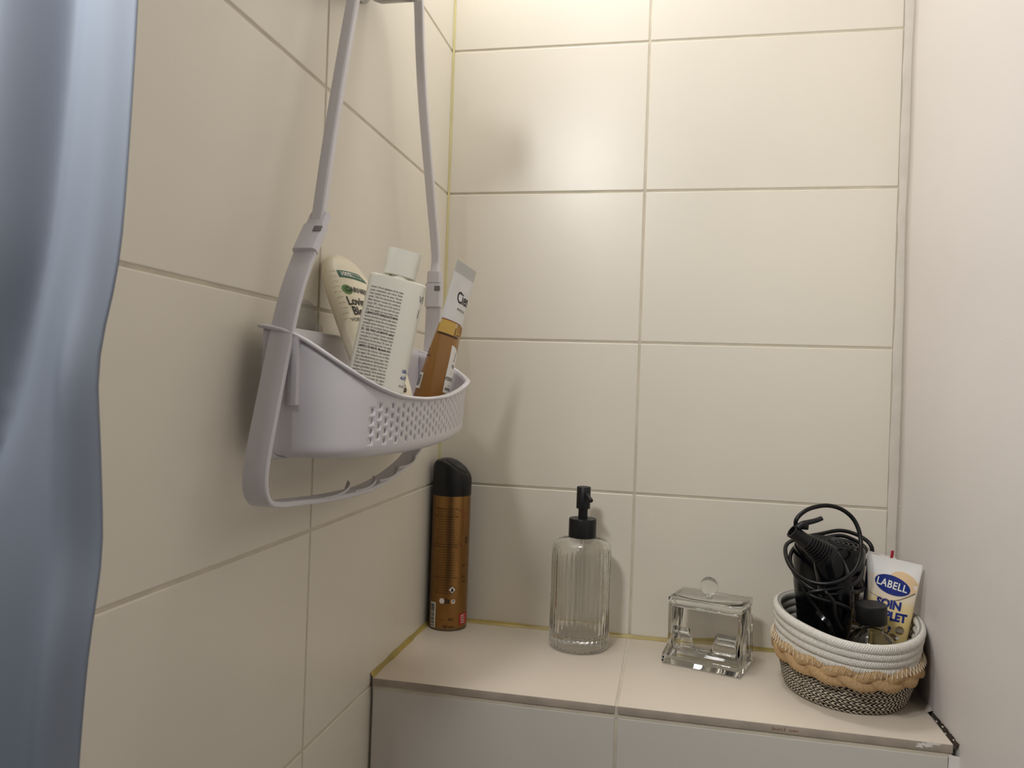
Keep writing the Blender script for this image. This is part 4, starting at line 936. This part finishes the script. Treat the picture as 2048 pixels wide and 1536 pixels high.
# cable: a big arc out of the relief, then turns round the barrel
c1 = [(0.4640, -0.1265, 0.1800), (0.4560, -0.1275, 0.1900), (0.4565, -0.128, 0.1990), (0.4654, -0.124, 0.2075), (0.4769, -0.118, 0.2118), (0.4912, -0.112, 0.2136), (0.5064, -0.108, 0.2101), (0.5189, -0.108, 0.2008), (0.5253, -0.112, 0.1873), (0.5266, -0.118, 0.1717), (0.5233, -0.128, 0.158), (0.5149, -0.138, 0.1459), (0.5007, -0.144, 0.1368), (0.4844, -0.144, 0.1322), (0.467, -0.136, 0.1332), (0.4557, -0.118, 0.1393), (0.4505, -0.098, 0.1506), (0.4544, -0.075, 0.1604), (0.4734, -0.045, 0.1634), (0.4992, -0.028, 0.1671), (0.5229, -0.024, 0.1724), (0.5428, -0.026, 0.1687), (0.555, -0.036, 0.1605), (0.5560, -0.040, 0.1480), (0.5425, -0.048, 0.1300), (0.5390, -0.080, 0.1180), (0.5260, -0.1130, 0.1200), (0.5148, -0.132, 0.1231), (0.4887, -0.142, 0.1212), (0.4685, -0.138, 0.1272), (0.4577, -0.12, 0.1354), (0.4554, -0.095, 0.1487), (0.4691, -0.06, 0.1575), (0.4972, -0.04, 0.163), (0.5203, -0.038, 0.1686), (0.5382, -0.04, 0.1636), (0.5475, -0.048, 0.1563), (0.5395, -0.066, 0.148), (0.5290, -0.108, 0.1372), (0.5135, -0.132, 0.1307), (0.4855, -0.145, 0.126), (0.4696, -0.142, 0.1206), (0.4805, -0.146, 0.116), (0.4965, -0.148, 0.1136), (0.5093, -0.146, 0.1078), (0.5110, -0.143, 0.1000), (0.5080, -0.140, 0.0900)]
c2 = [(0.4618, -0.128, 0.1365), (0.4659, -0.132, 0.1238), (0.4733, -0.134, 0.1112), (0.4824, -0.138, 0.0993), (0.4924, -0.142, 0.0877), (0.497, -0.142, 0.0718)]
c3 = [(0.4853, -0.146, 0.1251), (0.4941, -0.15, 0.1145), (0.4963, -0.152, 0.0991), (0.5032, -0.15, 0.0846)]
wobj('cable', tube(resample(crom(c1, 8), 0.003), 0.0024, 10), CABLE, dr, smooth=3.2)
wobj('cable', tube(resample(crom(c2, 8), 0.003), 0.0022, 10), CABLE, dr, smooth=3.2)
wobj('cable', tube(resample(crom(c3, 8), 0.003), 0.0022, 10), CABLE, dr, smooth=3.2)
wobj('cable_tie', strap(crom([(0.4790, -0.1400, 0.1010), (0.4840, -0.1470, 0.0960), (0.4900, -0.1500, 0.0900), (0.4930, -0.1500, 0.0820)], 5), (0.6, 0.2, 0.7), 0.005, 0.0012, 0.0003), BLACKG, dr)

# cream tube in the basket
EX2 = V3((0.83, -0.55, 0)).normalized(); N2 = V3((EX2.y, -EX2.x, 0)); 
zz_ = V3((0.058, -0.004, 1)).normalized(); x2 = (EX2 - zz_ * EX2.dot(zz_)).normalized(); y2 = zz_.cross(x2)
M4 = Matrix((x2, y2, zz_)).transposed().to_4x4(); M4.translation = V3((0.5560, -0.1115, 0.0350))
ct = bpy.data.objects.new('hand_cream_tube', None); COL.objects.link(ct); ct.matrix_world = M4; bpy.context.view_layer.update()
tag(ct, 'cream and white squeeze tube with blue oval, at the right of the basket', 'tube')
L4 = 0.1240
body4 = obj('tube_body', crimp_tube(L4, 0.0165, 0.0290, crease=0.00025, hard=0.94, thick=0.0011), CARE, ct, smooth=0.9); bv = bvh_of(body4)
obj('tube_cap', lathe([(0.012, -0.0175), (0.0132, -0.0170), (0.0138, -0.002), (0.0130, 0.0002)], 40), INKW, ct, smooth=0.7)
def lb(name, vf, material, lift=0.0003, label=None):
    if max(y for x, y in vf[0]) < 0.075: vf = move2(vf, 0, 0.0110)
    return decal(name, body4, vf, (0, 0, 0), (1, 0, 0), (0, 0, 1), material, lift, label, bv)
lb('peach_swirl', ell2(0.0125, 0.1010, 0.0150, 0.0110, 40, -0.3), INKPEACH)
lb('blue_oval', ell2(0.0015, 0.0960, 0.0190, 0.0100, 48, -0.16), INKNAVY, 0.0006, 'dark blue oval badge')
lb('lettering', move2(text2d('LABELL', 0.0112, 0.00022, 'CENTER', sx=0.86, space=1.08), 0.0012, 0.0960, -0.10), INKW, 0.0009)
lb('curved_line', line2([(-0.024 + 0.049 * k / 24, 0.0835 - 0.0042 * math.sin(PI * k / 24) + 0.010 * max(0, k / 24 - 0.55) ** 1.4 * 2.6) for k in range(25)], lambda t: 0.0003 + 0.0007 * t), INKTAUPE, 0.0006)
lb('lettering', move2(text2d('SOIN', 0.0122, 0.0006, 'LEFT', sx=0.92), -0.0120, 0.0645, -0.03), INKNAVY, 0.0006)
lb('lettering', move2(text2d('COMPLET', 0.0122, 0.0006, 'LEFT', sx=0.80), -0.0232, 0.0530, -0.03), INKNAVY, 0.0006)
lb('swoosh', line2([(-0.006 + 0.011 * k / 10, 0.0430 - 0.0015 * (k / 10) ** 2) for k in range(11)], 0.0004), INKTAUPE, 0.0006)
lb('blue_arrow', line2([(0.0005 + 0.0050 * math.sin(PI / 2 * k / 8), 0.0325 + 0.0062 * (1 - math.cos(PI / 2 * k / 8))) for k in range(9)], 0.0011), INKBLUE, 0.0006)
lb('blue_arrow', poly2([(0.0032, 0.0385), (0.0078, 0.0385), (0.0055, 0.0420)]), INKBLUE, 0.0006)
lb('small_badge', join2(ell2(0.0150, 0.0390, 0.0038, 0.0046)), INKTAUPE, 0.0006)
lb('small_badge', join2(ell2(0.0088, 0.0300, 0.0046, 0.0042), ell2(0.0130, 0.0305, 0.0024, 0.0022)), INKTAUPE, 0.0006)
lb('lettering', join2(move2(text2d('NON GRAS', 0.0018, 0), 0.0150, 0.0398), move2(text2d('INVISIBLE', 0.0018, 0), 0.0150, 0.0378), move2(text2d('75 ML', 0.0022, 0), 0.0085, 0.0300)), INKW, 0.0009)
lb('badge_dot', ell2(0.0138, 0.0305, 0.0017, 0.0017, 20), INKW, 0.0009); lb('badge_dot', ell2(0.0072, 0.0270, 0.0012, 0.0012, 20), INKW, 0.0009)
lb('lettering', move2(text2d('MAINS', 0.0040, 0.0001), 0.0060, 0.0200), INKTAUPE, 0.0006)

# tube behind it: white with a blue side and a red tab
M5 = Matrix.Rotation(math.radians(6), 4, 'Y') @ Matrix.Rotation(math.radians(-38), 4, 'Z'); M5.translation = V3((0.5470, -0.0730, 0.0350))
bt = bpy.data.objects.new('toothpaste_tube', None); COL.objects.link(bt); bt.matrix_world = M5; bpy.context.view_layer.update()
tag(bt, 'white tube with blue side and red tab, half hidden behind the cream tube', 'tube')
body5 = obj('tube_body', crimp_tube(0.1215, 0.0100, 0.0165, hard=0.93), TUBEW, bt, smooth=0.9)
bv = bvh_of(body5)
decal('blue_side', body5, rect2(-0.0185, -0.0105, 0.004, 0.098, 6, 16), (0, 0, 0), (1, 0, 0), (0, 0, 1), INKBLUE, 0.0004, 'deep blue side', bv)
obj('tube_cap', lathe([(0.008, -0.0175), (0.0098, -0.0170), (0.0102, -0.001), (0.0098, 0.0002)], 32), TUBEW, bt, smooth=0.7)
obj('red_tab', boxm(0.0100, 0.0125, -0.0016, 0.0016, 0.110, 0.1290, 0.0004), REDP, bt, label='small red tab')

# little clear bottle with a black screw cap
M6 = Matrix.Rotation(math.radians(-3), 4, 'Y') @ Matrix.Rotation(math.radians(3), 4, 'X'); M6.translation = V3((0.5355, -0.1500, 0.0175))
pb = bpy.data.objects.new('travel_bottle', None); COL.objects.link(pb); pb.matrix_world = M6 @ Matrix.Translation((0, 0, 0.0065)); bpy.context.view_layer.update()
tag(pb, 'small clear plastic bottle with black screw cap at the front of the basket', 'bottle')
po_ = [(0.0005, 0), (0.020, 0.0), (0.0228, 0.001), (0.0240, 0.004), (0.0240, 0.044), (0.0236, 0.050), (0.0220, 0.056), (0.0180, 0.0615), (0.0135, 0.0645), (0.0118, 0.0655), (0.0118, 0.0670), (0.0128, 0.0676), (0.0128, 0.0690), (0.0118, 0.0696), (0.0118, 0.0735), (0.0140, 0.0740), (0.0140, 0.0752), (0.0118, 0.0758), (0.0118, 0.082)]
pin = [(0.0105, 0.082), (0.0105, 0.0655), (0.0170, 0.0600), (0.0210, 0.0550), (0.0226, 0.0495), (0.0230, 0.044), (0.0230, 0.0045), (0.0220, 0.0015), (0.0005, 0.0010)]
obj('bottle_body', lathe(po_ + pin, 64), PET, pb, smooth=0.7)
obj('screw_cap', lathe([(0.0125, 0.0742), (0.0152, 0.0742), (0.0156, 0.0748), (0.0156, 0.0920), (0.0150, 0.0936), (0.0138, 0.0941), (0.0100, 0.0938), (0.0002, 0.0940)], 96, rfun=lambda a, z: 1 + (0.012 * math.cos(40 * a) if 0.075 < z < 0.092 else 0)), BLACKM, pb, smooth=0.7)
tx = join2(move2(text2d('CLOSE', 0.0030, 0.0001), 0, -0.0030), move2(text2d('PUSH', 0.0030, 0.0001), 0, 0.0030))
obj('cap_lettering', pyd([(x, y, 0.0943) for x, y in tx[0]], tx[1]), DARKG, pb)

# ------------------------------------------------------------------ shower curtain
CUR = bpy.data.materials.new('blue_grey_curtain_cloth'); CUR.use_nodes = True
nt = CUR.node_tree; pb_ = nt.nodes['Principled BSDF']; pb_.inputs['Base Color'].default_value = lin((140, 148, 161)); pb_.inputs['Roughness'].default_value = 0.75
tr_ = nt.nodes.new('ShaderNodeBsdfTranslucent'); tr_.inputs[0].default_value = lin((140, 148, 161)); mx = nt.nodes.new('ShaderNodeMixShader'); mx.inputs[0].default_value = 0.18
nt.links.new(pb_.outputs[0], mx.inputs[1]); nt.links.new(tr_.outputs[0], mx.inputs[2]); nt.links.new(mx.outputs[0], nt.nodes['Material Output'].inputs[0])
edge_t = [(-0.75, 0.022), (0.134, 0.0302), (0.20, 0.0345), (0.235, 0.0385), (0.27, 0.0392), (0.33, 0.0385), (0.3473, 0.0375), (0.37, 0.0420), (0.3934, 0.0458), (0.4623, 0.0473), (0.60, 0.0485), (1.55, 0.050)]
fold_t = [(-0.75, 1.4), (0.10, 1.25), (0.22, 0.95), (0.29, 0.62), (0.33, 0.50), (0.40, 0.46), (0.50, 0.40), (0.60, 0.36), (1.55, 0.30)]
cvs, cuv = [], []; NS, NZc = 120, 150; zlist = [-0.74 + (1.55 + 0.74) * k / NZc for k in range(NZc + 1)]
def sm_(tab, z): return sum(interp(z + d, tab) for d in (-0.02, -0.01, 0, 0.01, 0.02)) / 5
for z in zlist:
    e = sm_(edge_t, z); sf = sm_(fold_t, z)
    for k in range(NS + 1):
        s = k / NS * 1.9; x = e - 0.094 * s
        y = -0.708 - 0.020 * s
        y += 0.011 * math.exp(-((s - sf) / 0.09) ** 2) - 0.010 * math.exp(-((s - sf - 0.22) / 0.12) ** 2)
        y -= 0.007 * math.exp(-((s - 0.14) / 0.10) ** 2) * (1 + 0.5 * math.sin(z * 9))
        y += 0.006 * math.exp(-((s - 0.10) / 0.12) ** 2 - ((z - 0.245) / 0.035) ** 2) - 0.006 * math.exp(-((s - 0.08) / 0.1) ** 2 - ((z - 0.335) / 0.03) ** 2)
        y += 0.008 * math.sin(s * 7.5 + 0.8) * min(1, s * 0.9) + 0.0016 * math.sin(z * 14 + s * 5) 
        cvs.append((x, y, z))
cur = obj('shower_curtain', pyd(cvs, ring_faces(NZc + 1, NS + 1, close_s=False)), CUR, smooth=3.2)
cs = cur.modifiers.new('cloth', 'SOLIDIFY'); cs.thickness = 0.0008
tag(cur, 'pale blue-grey cloth shower curtain hanging at the left edge', 'curtain')
